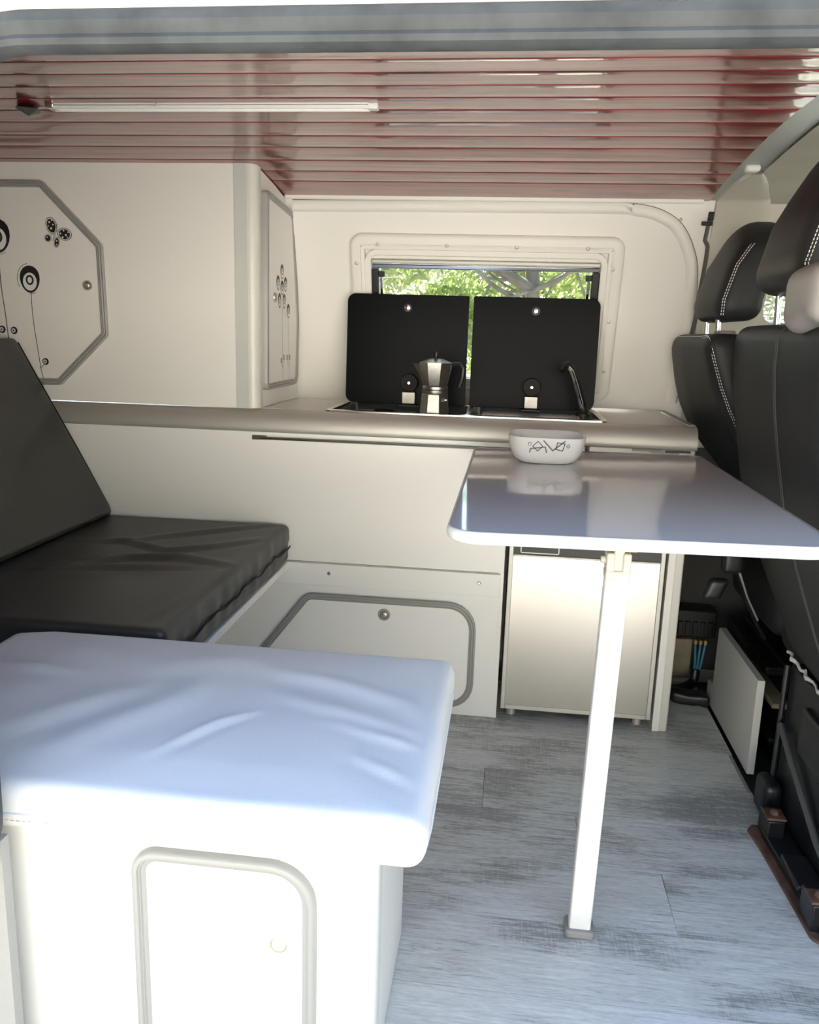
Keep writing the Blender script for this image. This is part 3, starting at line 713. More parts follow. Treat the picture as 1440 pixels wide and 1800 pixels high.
sp3.add([(mc[0]-.034, mc[1]-.016, z0+.128), (mc[0]-.034, mc[1]+.016, z0+.128), (mc[0]-.060, mc[1], z0+.130), (mc[0]-.032, mc[1]-.012, z0+.085), (mc[0]-.032, mc[1]+.012, z0+.085)], [(0, 1, 2), (0, 2, 3), (1, 4, 2), (2, 4, 3), (0, 3, 4, 1)])
sp3.build('spout', 'alu', mk, flat=True)
ldm = MB().lathe(f8, [(.0450, .130), (.0450, .133), (.020, .142), (.008, .144)], 8).build('lid', 'alu', mk, sharp=20)
MB().lathe(FZ(z0), [(.004, .143), (.0055, .150), (.006, .160), (.0045, .163)], 12, *mc).build('lid_knob', 'blackplastic', ldm)
MB().tube([(mc[0]+.042, mc[1]-.002, z0+.130), (mc[0]+.062, mc[1]-.004, z0+.131), (mc[0]+.071, mc[1]-.005, z0+.120), (mc[0]+.069, mc[1]-.005, z0+.095), (mc[0]+.062, mc[1]-.004, z0+.072)], [.006, .0065, .007, .0065, .005], 10).build('handle', 'blackplastic', mk)
MB().lathe(F((mc[0]+.030, mc[1]-.022, z0+.040), (.6, .8, 0), (0, 0, 1)), [(.005, -.002), (.005, .004), (.003, .006)], 10).build('safety_valve', 'chrome', mk)

# ================================================================== TABLE
tb = thing('folding_table', (.19, 1.6, 0), 'white laminate table with rounded corners on a single folding leg', 'table')
tz = lambda x: .7265+(x+.08)*.0135
FT = F((-.08, 0, .7265), (1, 0, .0135), (0, 1, 0))
ol = rpoly([(.003, 1.140), (.543, 1.140), (.543, 2.032), (.003, 2.032)], [.047, .047, .006, .006], 8)
MB().prism(FT, ol, -.018, -.0002).build('tabletop', 'table', tb)
MB().sweep(FT, ol, [(-.002, .0003), (.0015, .0003), (.0035, -.002), (.0052, -.006), (.0056, -.0095), (.005, -.0135), (.003, -.017), (-.002, -.0190)]).build('edge_moulding', 'edge', tb, sharp=60, label='rounded white edge moulding')
mb = MB(); mb.sweep(FT, ol, [(-.0022, .0002), (-.0008, .0006), (.0002, .0004), (.0002, -.001), (-.0022, -.001)]); mb.build('edge_line', 'trimgrey', tb)
lg = MB(); T = V((.1815, 1.262, .640)); Bm = V((.1690, 1.262, .010)); ax = (T-Bm).normalized(); ux = V((0, 1, 0)).cross(ax).normalized()*1.0
fl_ = F(Bm, ux, V((0, 1, 0)))
sec = rrect(-.0185, .0185, -.0135, .0135, .004, 4)
lg = MB().prism(fl_, sec, 0, (T-Bm).length) if fl_.n.z > 0 else MB().prism(fl_, sec, -(T-Bm).length, 0)
lg = lg.build('leg', 'legmetal', tb, label='white painted folding table leg')
MB().prism(FZ(0), rrect(Bm.x-.025, Bm.x+.025, 1.240, 1.284, .008, 4), 0.0003, .014).build('foot', 'greypl', lg, bevel=.003)
MB().box(T.x-.0195, T.x+.0195, 1.247, 1.277, T.z-.004, T.z+.012).build('socket', 'oldpl', lg, bevel=.003)
for s_ in (-1, 1): MB().box(T.x+s_*.0125-.0065, T.x+s_*.0125+.0065, 1.247, 1.277, T.z+.010, T.z+.040).build('hinge_cheek', 'oldpl', lg, bevel=.003)
MB().box(T.x-.0075, T.x+.0085, 1.251, 1.275, T.z+.010, T.z+.052).build('hinge_tongue', 'oldpl', lg, bevel=.002)
MB().prism(FZ(0), rrect(T.x-.026, T.x+.028, 1.235, 1.29, .006, 4), T.z+.046, T.z+.0735).build('mounting_plate', 'oldpl', lg, bevel=.003)
MB().tube([(T.x-.026, 1.262, T.z+.026), (T.x-.019, 1.262, T.z+.026)], .006, 12).build('hinge_button', 'oldpl', lg)

# ---- bowl
bl = thing('square_bowl', (.088, 1.865, .729), 'white rounded square bowl with black geometric print on the table', 'bowl')
bz = tz(.088)+.0005; bc = (.088, 1.865)
def se(n):
    return lambda q: 1/((abs(math.cos(q))**n+abs(math.sin(q))**n)**(1/n))
BP = [(.050, 0), (.060, .0025), (.070, .010), (.0775, .021), (.082, .034), (.0845, .048), (.0855, .0585), (.0858, .0605)]
BI = [(.0838, .0600), (.0825, .048), (.080, .034), (.0755, .021), (.068, .012), (.058, .006), (.020, .004)]
MB().lathe(FZ(bz), BP+BI, 64, *bc, shape=se(3.6)).build('body', 'bowl', bl, sharp=80)
def bsurf(x, h, off=.0005):
    r = lerp([(c, q) for q, c in BP], h)+off; n = 3.6; t = min(.999, abs(x/r)); yv = -r*(1-t**n)**(1/n)
    return V((bc[0]+x, bc[1]+yv, bz+h))
def bline(pts, wd, m, closed=False, off=.0006):
    k = .000171; P = [V(((a-725)*k, .0585-(b_-270)*k*1.08, 0)) for a, b_ in pts]
    if closed: P.append(P[0])
    mb = MB()
    for p, q in zip(P, P[1:]):
        d = (q-p).normalized(); nn = V((-d.y, d.x, 0))*wd/2; p2 = p-d*wd*.4; q2 = q+d*wd*.4; N = 5; vs = []
        for i in range(N+1):
            c = p2.lerp(q2, i/N); vs += [bsurf((c-nn).x, (c-nn).y, off), bsurf((c+nn).x, (c+nn).y, off)]
        mb.add(vs, [(2*i, 2*i+1, 2*i+3, 2*i+2) for i in range(N)])
    return mb.build('printed_line', m, bl, recalc=False)
bline([(503, 430), (512, 388), (695, 362), (714, 428)], .0026, 'printgrey')
bline([(672, 290), (790, 402), (935, 287)], .0030, 'printgrey')
bline([(600, 297), (662, 355), (600, 415), (538, 357)], .0015, 'print', True, .0008)
bline([(845, 305), (938, 318), (912, 402), (826, 384)], .0017, 'print', True, .0008)
bline([(483, 315), (517, 315), (517, 349), (483, 349)], .0010, 'printgrey', True)
bline([(980, 323), (1000, 345), (980, 367), (960, 345)], .0012, 'print', True)

# ================================================================== WHITE BENCH BY THE DOOR
wb = thing('bench_cabinet', (-.45, 1.0, 0), 'cream bench cabinet with rounded door under the white cushion', 'cabinet')
BF = .802
MB().boxf(FY(BF), -1.0, -.158, .001, .433, -.016, 0).build('front_panel', 'lam', wb)
MB().box(-.149, -.133, .835, 1.208, .001, .433).build('side_panel', 'lam', wb)
cpn = rpoly([(-.160, .818), (-.160, .800), (-.1165, .800), (-.1165, .838), (-.134, .838), (-.134, .818)], [0, .001, .020, .002, 0, 0], 8)
MB().prism(FZ(0), cpn, .001, .433).build('corner_profile', 'post', wb, sharp=30)
MB().box(-1.0, -.133, 1.192, 1.208, .001, .433).build('back_panel', 'lam', wb)
MB().box(-1.0, -.120, .806, 1.208, .420, .4335).build('top_board', 'lam', wb)
bd = door(wb, FY(BF), [(-.404, .045), (-.186, .045), (-.186, .414), (-.404, .414)], [.04, .04, .055, .03], (-.2295, .308), seg=8,
          trim=[(0, 0), (0, .008), (-.002, .011), (-.005, .0115), (-.0075, .0115), (-.0085, .0085), (-.010, .0085), (-.011, .006), (-.014, .006), (-.0155, .0045), (-.018, .004), (-.018, 0)], kr=.014)
for ch in bd.children:
    if ch.name.startswith('knob'): ch.data.materials[0] = M['brassknob']

def ridgefield(lines):
    L = [([V(p) for p in pts], wd, h) for pts, wd, h in lines]
    def fn(x, y_):
        p = V((x, y_)); s = 0
        for pts, wd, h in L:
            tot = sum((b-a).length for a, b in zip(pts, pts[1:])); acc = 0; best = (9, 0, 0)
            for a, b in zip(pts, pts[1:]):
                d = b-a; t = max(0, min(1, (p-a).dot(d)/d.length_squared)); q = (p-(a+d*t)); dist = q.length
                if dist < best[0]: best = (dist, (acc+t*d.length)/tot, 1 if d.x*q.y-d.y*q.x > 0 else -1)
                acc += d.length
            dist, u, sg = best; taper = math.sin(math.pi*min(1, max(0, .06+u*.88)))
            z = sg*dist/wd
            s += h*taper*(math.exp(-z*z) - .45*math.exp(-(z+1.5)**2))
        return s
    return fn
WL = [([(-.35, 1.13), (-.222, 1.092), (-.121, 1.046), (-.08, .999)], .016, .0065), ([(-.40, .86), (-.351, .949), (-.31, .99)], .007, .0050), ([(-.63, .87), (-.564, .948), (-.48, 1.05)], .022, .0050),
      ([(-.22, .985), (-.106, .932), (-.075, .905)], .010, .0035), ([(-.76, 1.075), (-.58, 1.058)], .014, .005), ([(-.54, .84), (-.43, 1.004), (-.41, 1.12)], .026, .0055),
      ([(-.17, .90), (-.085, .855)], .008, .003), ([(-.30, 1.045), (-.133, .98), (-.078, .954)], .012, .004), ([(-.15, .955), (-.075, .925)], .007, .003), ([(-.14, .88), (-.08, .842)], .007, .003),
      ([(-.66, 1.15), (-.5, 1.10), (-.35, 1.16)], .025, .0035)]
rf = ridgefield([(p_, w_*1.25, h_*.85) for p_, w_, h_ in WL])
X0, X1, Y0, Y1, Z0, Z1 = -.80, -.066, .772, 1.228, .4345, .503
def wc(p):
    u = (p.x-X0)/(X1-X0); v = (p.y-Y0)/(Y1-Y0); e = max(0, min(1, u, 1))
    q = p.copy()
    if p.z > Z0+.030:
        k = min(1, (p.z-Z0-.03)/.03); inn = min(1, min(u, 1-u, v, 1-v)/.06); inn = max(0, inn)
        q.z += k*inn*(rf(p.x, p.y) + .004*noise.noise(V((p.x*5, p.y*5, 1)))) - .006*k*(1-max(0, min(1, min(u, 1-u, v, 1-v)/.18)))
        q.z -= .004*k*(1-v)
    # slightly bulging sides
    b = math.sin(math.pi*max(0, min(1, (p.z-Z0)/(Z1-Z0))))
    if p.x > X1-.02: q.x += .004*b + .003*noise.noise(V((p.y*14, p.z*20, 3)))
    if p.y < Y0+.02: q.y -= .003*b
    if u > .9 and v < .1: q.z += .000
    # corner at the far left is cut back
    if u < .09 and v > .8: q.y -= (.09-u)*.25
    return q
wcu = thing('white_seat_cushion', (-.43, 1.0, .434), 'wrinkled white vinyl seat cushion on the bench by the door', 'cushion')
MB().rbox(X0, X1, Y0, Y1, Z0, Z1, .017, (110, 74, 4), wc).build('cushion_cover', 'cushwhite', wcu, sharp=80)
pz = lambda x: Z0+.0245+.0006*math.sin(x*26)+.0004*math.sin(x*61)
MB().tube([(x, Y0-.0028, pz(x)) for x in [X0+.03+(X1-X0-.055)*i/40 for i in range(41)]]+[(X1-.012, Y0+.003, pz(X1)), (X1+.0015, Y0+.018, pz(X1)), (X1+.0030, Y0+.05, pz(X1)), (X1+.0030, Y1-.05, pz(X1))], .0036, 8).build('piping', 'cushwhite', wcu)
MB().tube([(X1-.0045, Y0+.0040, Z0+.016), (X1-.0015, Y0+.0022, Z0+.03), (X1-.0035, Y0+.0042, Z1-.024)], .0012, 6).build('corner_seam', 'cushwhite', wcu)
st = MB(); x = X0+.03
while x < X1-.03:
    st.box(x, x+.0042, Y0-.0036, Y0-.0024, pz(x)-.0075, pz(x)-.0066); x += .0068
st.build('stitching', 'stitch', wcu, kind='stuff')

# ================================================================== BLACK BENCH
bb = thing('bench', (-1.1, 1.63, 0), 'white board bench base carrying the black cushion', 'bench')
MB().box(-1.74, -.556, 1.235, 2.040, .386, .4035).build('seat_board', 'lam2', bb, bevel=.0015)
MB().box(-1.74, -.86, 1.25, 2.036, .001, .386).build('support_box', 'lam', bb)
BL = [([(-.93, 1.57), (-.816, 1.659), (-.704, 1.685), (-.54, 1.635)], .017, .0085), ([(-1.05, 1.755), (-.879, 1.79), (-.754, 1.725), (-.669, 1.785), (-.57, 1.885)], .015, .0075), ([(-.90, 1.78), (-.763, 1.894), (-.58, 2.04)], .016, .006),
      ([(-.97, 1.53), (-.825, 1.579), (-.62, 1.615)], .016, .0065), ([(-.60, 1.30), (-.575, 1.45), (-.575, 1.62)], .012, .003)]
bf = ridgefield(BL)
bX0, bX1, bY0, bY1, bZ0, bZ1 = -1.70, -.553, 1.238, 2.042, .4045, .503
def bcw(p):
    u = (p.x-bX0)/(bX1-bX0); v = (p.y-bY0)/(bY1-bY0); q = p.copy()
    if p.z > bZ0+.05:
        k = min(1, (p.z-bZ0-.05)/.03); inn = max(0, min(1, min(u, 1-u, v, 1-v)/.03))
        q.z += k*inn*(bf(p.x, p.y)+.003*noise.noise(V((p.x*4, p.y*4, 5))))
    if p.x > bX1-.025:
        b = math.sin(math.pi*max(0, min(1, (p.z-bZ0)/(bZ1-bZ0))))
        q.x += .003*b+.0045*noise.noise(V((p.y*22, p.z*9, 1)))*b + (.0 if p.z > bZ0+.05 else -.004)
    return q
bcu = thing('black_seat_cushion', (-1.1, 1.64, .404), 'flat wrinkled black vinyl seat cushion on the white bench', 'cushion')
MB().rbox(bX0, bX1, bY0, bY1, bZ0, bZ1, .014, (120, 90, 6), bcw).build('cushion_cover', 'cushblack', bcu, sharp=80)
MB().tube([(bX1+.0022+.002*noise.noise(V((yy*22, 3, 1))), yy, .447+.0035*math.sin(yy*31)+.002*math.sin(yy*77)) for yy in [bY0+.02+(bY1-bY0-.03)*i/80 for i in range(81)]], .0022, 6).build('zip_piping', 'seam', bcu)
# backrest cushion leaning against the rear
bk = thing('black_backrest_cushion', (-1.15, 1.63, .505), 'black vinyl backrest cushion leaning above the bench seat', 'cushion')
tl = math.atan2(.240, .44); bl0 = V((-1.030, 0, .512)); ud = V((-math.sin(tl), 0, math.cos(tl))); nd = V((math.cos(tl), 0, math.sin(tl)))
def bkw(p):   # p.x thickness (<=0 behind the face), p.z along the height
    q = bl0+ud*p.z+nd*p.x; return V((q.x, p.y+.002*noise.noise(V((p.z*6, p.x*9, 2))), q.z))
MB().rbox(-.10, 0.0, 1.24, 2.030, 0, .515, .014, (4, 24, 16), bkw).build('cushion_cover', 'cushblack', bk, sharp=80)
pth = [bkw(V((-.012, yy, -.0))) for yy in (1.26, 1.6, 2.015)]
MB().tube([bkw(V((-.006, yy, .003))) for yy in (1.26, 1.6, 2.0)]+[bkw(V((-.006, 2.0285, .02)))]+[bkw(V((-.004, 2.0295, zz))) for zz in (.2, .4, .50)], .0022, 6).build('piping', 'seam', bk)

# ================================================================== CAB SEATS
def stitches(parent, path, name='stitching', gap=.0068, ln=.0046, off=0):
    mb = MB(); P = smooth_path(path, 10); acc = 0; nxt = 0
    for a, b in zip(P, P[1:]):
        d = (b-a); L = d.length
        if L < 1e-9: continue
        while nxt < acc+L:
            t = (nxt-acc)/L; c = a+d*t; mb.tube([c, c+d.normalized()*ln], .0009, 5); nxt += gap
        acc += L
    return mb.build(name, 'stitch', parent, kind='stuff')
NR = [(.30, .650), (.37, .626), (.43, .613), (.51, .590), (.60, .563), (.70, .533), (.80, .513), (.88, .498), (.96, .488), (1.03, .487), (1.2, .487)]
DR = [(.40, .80), (.60, .66), (.72, .555), (.78, .508), (.84, .478), (.90, .460), (.97, .446), (1.02, .443), (1.2, .443)]
def seat(label, yf, yn, tab, ztop, zbot, nearseat):
    cy = (yf+yn)/2
    s = thing('cab_seat', (.85, cy, -.03), label, 'car seat', 'cab seats')
    yfar = lambda z: yf-(.20 if nearseat else .10)*max(0, (.62-z)/.25)**1.5 if z < .62 else yf
    ynear = lambda z: yn-(.05 if nearseat else 0)*max(0, (.8-z)/.4)
    def bw(p):
        z = p.z; xr = lerp(tab, z); q = p.copy()
        v = (p.y-yn)/(yf-yn); q.y = ynear(z)+v*(yfar(z)-ynear(z))
        q.x = xr-.012+p.x+((.012*(2*v-1)**2) if nearseat else .034*max(0, 1-v*1.6)*max(0, min(1, (1.03-z)/.20)))*(1 if p.x < .06 else .3)
        # rounded upper shoulders
        return q
    MB().rbox(0, .125, yn, yf, zbot, ztop, .035, (4, 14, 26), bw).build('backrest', 'leather', s, sharp=80)
    # seat cushion and pedestal
    MB().rbox(.66, 1.18, yn+.012, yf-.012, .30, .44, .04, (8, 8, 3)).build('seat_pad', 'leather', s, sharp=80)
    # double seam between rear face and inner side
    zt = ztop-.012
    for d in (0, .009):
        zs = [zbot+.02+(ztop-.012-zbot-.02)*i/30 for i in range(31)]
        if nearseat:
            rx = lambda z: (.035-math.sqrt(max(0, .035**2-max(0, z-(ztop-.035))**2)))
            P = [bw(V((rx(z)-.0004, 1.590-d, z))) for z in zs+[ztop-.004, ztop-.001]]
            MB().tube(P, .0013, 5).build('seam', 'seamgrey', s)
        else:
            P = [bw(V((.0105+.3*d, yn+.0105-d*.7, z))) + V((-.0006, -.0006, 0)) for z in zs[6:-2]]
            P += [bw(V((.012, yn+.035-d*.5, ztop-.010+d*.3))), bw(V((.011, yn+.12, ztop-.011+d*.5))), bw(V((.011, yf-.07, ztop-.011+d*.5)))]
            stitches(s, P, gap=.0075)
    return s
ns = seat('black leather seat beside the table with grey belt guide on its shoulder', 1.945, 1.375, NR, 1.040, .355, True)
fs_ = seat('black leather seat beside the far wall with white double stitching', 2.388, 1.960, DR, 1.022, .45, False)
def headrest(s, yf, yn, x0tab, ztop, zbot, th, posts):
    def hw(p):
        q = p.copy(); u = (p.z-zbot)/(ztop-zbot); v = (p.y-yn)/(yf-yn)
        # narrow towards the top, rounded crown
        wid = 1-.16*max(0, u-.35)**2
        q.y = (yf+yn)/2+(p.y-(yf+yn)/2)*wid
        q.z = p.z-.050*(2*v-1)**2*max(0, u)**2
        q.x = lerp(x0tab, p.z)-.006+p.x*(1-.25*max(0, u-.5))+.006*(2*v-1)**2
        return q
    h = MB().rbox(0, th, yn, yf, zbot, ztop, .036, (5, 10, 14), hw).build('headrest', 'leather', s, sharp=80)
    for d in (0, .010):
        P = [hw(V((.0105+.3*d, yn+.0105-d*.6, zbot+.012+(ztop-zbot-.05)*i/20)))+V((-.001, -.001, 0)) for i in range(21)]
        P += [hw(V((.022+.3*d, yn+.026-d*.4, ztop-.010)))]
        stitches(h, P)
    for (px, py) in posts:
        MB().tube([(px+.004, py, zbot-.055), (px, py, zbot+.03)], .0068, 12).build('headrest_post', 'chrome', h)
    return h
headrest(fs_, 2.285, 1.995, [(1.05, .462), (1.10, .463), (1.19, .484), (1.25, .512), (1.30, .540)], 1.285, 1.052, .105, [(.492, 2.24), (.482, 2.075)])
headrest(ns, 1.790, 1.500, [(1.08, .480), (1.14, .474), (1.23, .494), (1.29, .520), (1.36, .556)], 1.362, 1.095, .110, [(.515, 1.745), (.52, 1.58)])
MB().box(.475, .515, 2.02, 2.08, 1.018, 1.030).build('adjuster_cap', 'greypl', fs_, bevel=.005)
# belt guide on the shoulder of the nearer seat
MB().rbox(.456, .575, 1.375, 1.530, 1.034, 1.134, .030, (4, 6, 4), lambda p: p+V((0, 0, (.008*math.sin((p.y-1.375)/.155*2*math.pi)-.006 if p.z < 1.07 else -.10*max(0, p.y-1.44)**1.0*.6)))).build('belt_guide', 'greypl', ns, sharp=80, label='warm grey plastic belt guide')
# pedestal of the nearer seat
ped = MB().box(.625, 1.15, 1.32, 1.72, -.03, .345).build('pedestal', 'darkmetal', ns, bevel=.006)
MB().tube([(.612, 1.70, .21), (.614, 1.58, .150), (.616, 1.45, .090), (.618, 1.36, .068)], .007, 8).build('pedestal_brace', 'seamgrey', ns)
MB().tube([(.616, 1.715, .03), (.616, 1.715, .34)], .006, 8).build('pedestal_edge', 'darkmetal', ns)
MB().rbox(.612, .632, 1.38, 1.60, .20, .30, .008, (2, 6, 4)).build('storage_flap', 'blackplastic', ns)
# torn pale felt hanging along the lower hem of the backrest
ft = MB(); P = []
for i in range(31):
    t = i/30; yy = 1.70-.25*t; P.append((.606+.010*noise.noise(V((t*9, 0, 0))), yy, .375-.008*t+.010*noise.noise(V((t*13, 4, 0)))))
ft.tube(P, [.0022+.0030*abs(noise.noise(V((i*.9, 2, 0)))) for i in range(31)], 6, squash=1.5); ft.build('torn_felt', 'felt', ns)
# pedestal of the far seat with cross members
MB().box(.70, 1.15, 1.95, 2.36, -.03, .24).build('pedestal', 'darkmetal', fs_, bevel=.006)
MB().box(.655, .70, 1.96, 2.34, .215, .235).build('cross_member', 'darkmetal', fs_, bevel=.003)
MB().box(.66, .70, 1.90, 2.30, .155, .168).build('cross_member', 'beige', fs_, bevel=.003)
MB().box(.655, .695, 1.88, 2.28, .075, .088).build('cross_member', 'darkmetal', fs_, bevel=.003)

# ---- rusty seat rail on the floor
sr = thing('seat_rail', (.585, 1.45, 0), 'rusty brown seat rail with bolted brackets on the plank floor', 'seat rail')
rp_ = rpoly([(.545, 1.62), (.552, 1.56), (.566, 1.30), (.60, 1.275), (.622, 1.275), (.622, 1.64), (.56, 1.64)], [.01, .02, .02, .02, .005, .005, .01], 4)
MB().prism(FZ(0), rp_, .0002, .006).build('rail_plate', 'rust', sr, bevel=.002)
MB().prism(FZ(0), rpoly([(.566, 1.60), (.582, 1.30), (.622, 1.30), (.622, 1.62)], .006, 3), .006, .022).build('rail_channel', 'darkmetal', sr, bevel=.002)
for yy in (1.60, 1.345):
    k_ = MB().box(.568, .602, yy-.030, yy+.030, .006, .058).build('bracket', 'darkmetal', sr, bevel=.003)
    MB().box(.566, .604, yy-.028, yy+.012, .058, .063).build('bracket_cap', 'rust', k_, bevel=.001)
    MB().lathe(FZ(0), [(.009, .063), (.009, .069), (.005, .072)], 6, .585, yy-.008).build('bolt', 'rust', k_)
MB().box(.572, .622, 1.40, 1.50, .022, .034).build('slide_cover', 'blackplastic', sr, bevel=.004)
MB().rbox(.585, .625, 1.66, 1.735, .002, .085, .016, (3, 3, 3)).build('motor', 'blackplastic', sr)

# ================================================================== SMALL THINGS BY THE CAB
kp = MB().prism(FX(.609), [(1.862, .001), (2.285, .001), (2.285, .06), (2.232, .07), (2.232, .232), (2.225, .238), (1.865, .238)], 0, .017).build('kick_board', 'board', bevel=.001)
tag(kp, 'loose white board standing upright on the floor beside the cab', 'board')
rb = thing('relay_box', (.58, 2.40, .13), 'black relay box with brass connectors beside the fridge panel', 'electrical box')
MB().box(.525, .640, 2.375, 2.453, .150, .232).build('housing', 'blackplastic', rb, bevel=.004)
for k in range(5): MB().box(.530+.021*k, .545+.021*k, 2.366, 2.378, .158, .200).build('relay', 'darkmetal', rb, bevel=.002)
for k in range(3): MB().rbox(.580+.014*k, .589+.014*k, 2.362, 2.376, .132, .146, .003, (1, 1, 1)).build('connector', 'wireyl', rb)
for k in range(3):
    w_ = MB().tube(smooth_path([(.5845+.014*k, 2.368, .134), (.586+.011*k, 2.364, .10), (.588+.008*k, 2.366, .06), (.577+.008*k, 2.370, .03)], 6), .0035, 8).build('blue_wire', 'wirebl')
    tag(w_, ('thin blue wire below the relay box, closest to the fridge panel', 'thin blue wire below the relay box, between two other blue wires', 'thin blue wire below the relay box, closest to the white board')[k], 'wire', 'blue wires under the relay box')
cp_ = smooth_path([(.592, 2.366, .055), (.586, 2.355, .02), (.566, 2.330, -.002+.018), (.536, 2.305, .016), (.500, 2.29, .016)], 14)
mb = MB(); mb.tube(cp_, [.0125+.0018*(i % 2) for i in range(len(cp_))], 10)
tag(mb.build('corrugated_conduit', 'blackplastic', sharp=80), 'black corrugated cable conduit bending down on to the floor', 'conduit')
mb = MB(); mb.rbox(.500, .604, 2.232, 2.285, .0008, .034, .010, (5, 3, 2), lambda p: p+V((0, -.5*(p.x-.5)*.35, .006*noise.noise(p*40))))
tag(mb.build('cable_loom', 'blackplastic'), 'black taped cable loom lying on the floor by the white board', 'cable')
tag(MB().box(.505, .590, 2.425, 2.4545, .001, .125).build('wooden_block', 'beige', bevel=.002), 'small beige wooden block below the relay box', 'wood block')
bu = thing('belt_buckle', (.55, 2.05, .40), 'black seat belt buckle hanging under the table beside the seats', 'seat belt')
MB().tube(smooth_path([(.650, 1.985, .300), (.610, 1.99, .37), (.575, 2.0, .455), (.555, 2.005, .495)], 6), .013, 8, squash=.35).build('webbing', 'blackplastic', bu)
MB().rbox(.535, .585, 1.985, 2.02, .455, .53, .012, (3, 2, 3)).build('buckle', 'blackplastic', bu)
MB().rbox(.512, .558, 1.988, 2.016, .385, .440, .012, (3, 2, 3), lambda p: p+V((.35*(p.z-.44), 0, 0))).build('buckle_head', 'blackplastic', bu)
MB().tube([(.628, 1.983, .345), (.598, 1.985, .400), (.575, 1.99, .46)], .0035, 6).build('cable', 'greypl', bu)
sb = thing('seat_belt', (.505, 2.35, 1.05), 'dark belt strap hanging down beside the pillar cover', 'seat belt')
MB().tube([FW(.492, .548, .008), FW(.489, .51, .010), FW(.487, .485, .012), FW(.496, .470, .013), FW(.497, .44, .012), FW(.494, .28, .012), FW(.490, .20, .012)], .0052, 8, squash=.8).build('strap', 'strapgrey', sb)
MB().boxf(FW, .472, .500, .522, .532, .004, .016).build('clip', 'blackplastic', sb, bevel=.002)
MB().boxf(FW, .486, .500, .535, .556, .004, .018).build('strap_end', 'darkmetal', sb, bevel=.003)
# lamp on the roof arch, LED strip and hook on the ceiling
lp = MB().rbox(.500, .532, 2.035, 2.062, zc(2.05)-.012, zc(2.05)+.004, .007, (2, 2, 1)); tag(lp.build('button_lamp', 'led'), 'tiny white plastic button on the grey roof arch', 'lamp')
ls = thing('led_strip', (-.6, 1.61, 1.40), 'thin white light strip fixed along the ceiling boards', 'light strip')
zz = zc(1.61)
chn = MB(); chn.box(-.905, -.285, 1.597, 1.623, zz-.004, zz+.001)
for y_ in (1.597, 1.621): chn.box(-.905, -.285, y_, y_+.002, zz-.0095, zz-.003)
chn = chn.build('channel', 'led', ls)
MB().box(-.895, -.288, 1.5992, 1.6208, zz-.0048, zz-.0038).build('diffuser', 'led', chn)
MB().box(-.912, -.895, 1.594, 1.626, zz-.0085, zz+.001).build('end_cap', 'chrome', ls, bevel=.002)
MB().box(-.287, -.268, 1.600, 1.620, zz-.0095, zz+.001).build('end_cap', 'led', ls, bevel=.002)
MB().tube([(-.685, 1.59, zz-.002), (-.683, 1.572, zz-.014)], .0012, 6).build('tie_end', 'led', ls)
hk = MB(); hk.add([(-.985, 1.615, zz-.003), (-.955, 1.655, zz-.004), (-.935, 1.612, zz-.006), (-.950, 1.565, zz-.014), (-.965, 1.592, zz-.004), (-.955, 1.61, zz-.020), (-.958, 1.61, zz+.001)],
                  [(0, 5, 1), (1, 5, 2), (2, 5, 3), (3, 5, 4), (4, 5, 0), (0, 1, 6), (1, 2, 6), (2, 3, 6), (3, 4, 6), (4, 0, 6)])
tag(hk.build('ceiling_clip', 'darkmetal', flat=True), 'small dark clip on the ceiling next to the light strip', 'clip')
# dashboard and steering wheel in the cab
db = MB(); db.rbox(1.75, 2.15, .85, 2.44, .35, .78, .06, (4, 12, 4)); tag(db.build('dashboard', 'dash'), 'dark dashboard at the front of the cab', 'dashboard')
sw = thing('steering_wheel', (1.62, 2.17, .70), 'dark steering wheel in front of the far seat', 'steering wheel')
FS = F((1.60, 2.17, .78), (0, 1, 0), (-.5, 0, .86))
MB().tube([FS(.18*math.cos(q*math.pi/16), .18*math.sin(q*math.pi/16), 0) for q in range(32)], .014, 8, closed=True).build('rim', 'dash', sw)
MB().tube([FS(-.17, 0, 0), FS(.17, 0, 0)], .013, 6).build('spoke', 'dash', sw)
MB().tube([(1.60, 2.17, .78), (1.715, 2.17, .711)], .03, 8).build('column', 'dash', sw)

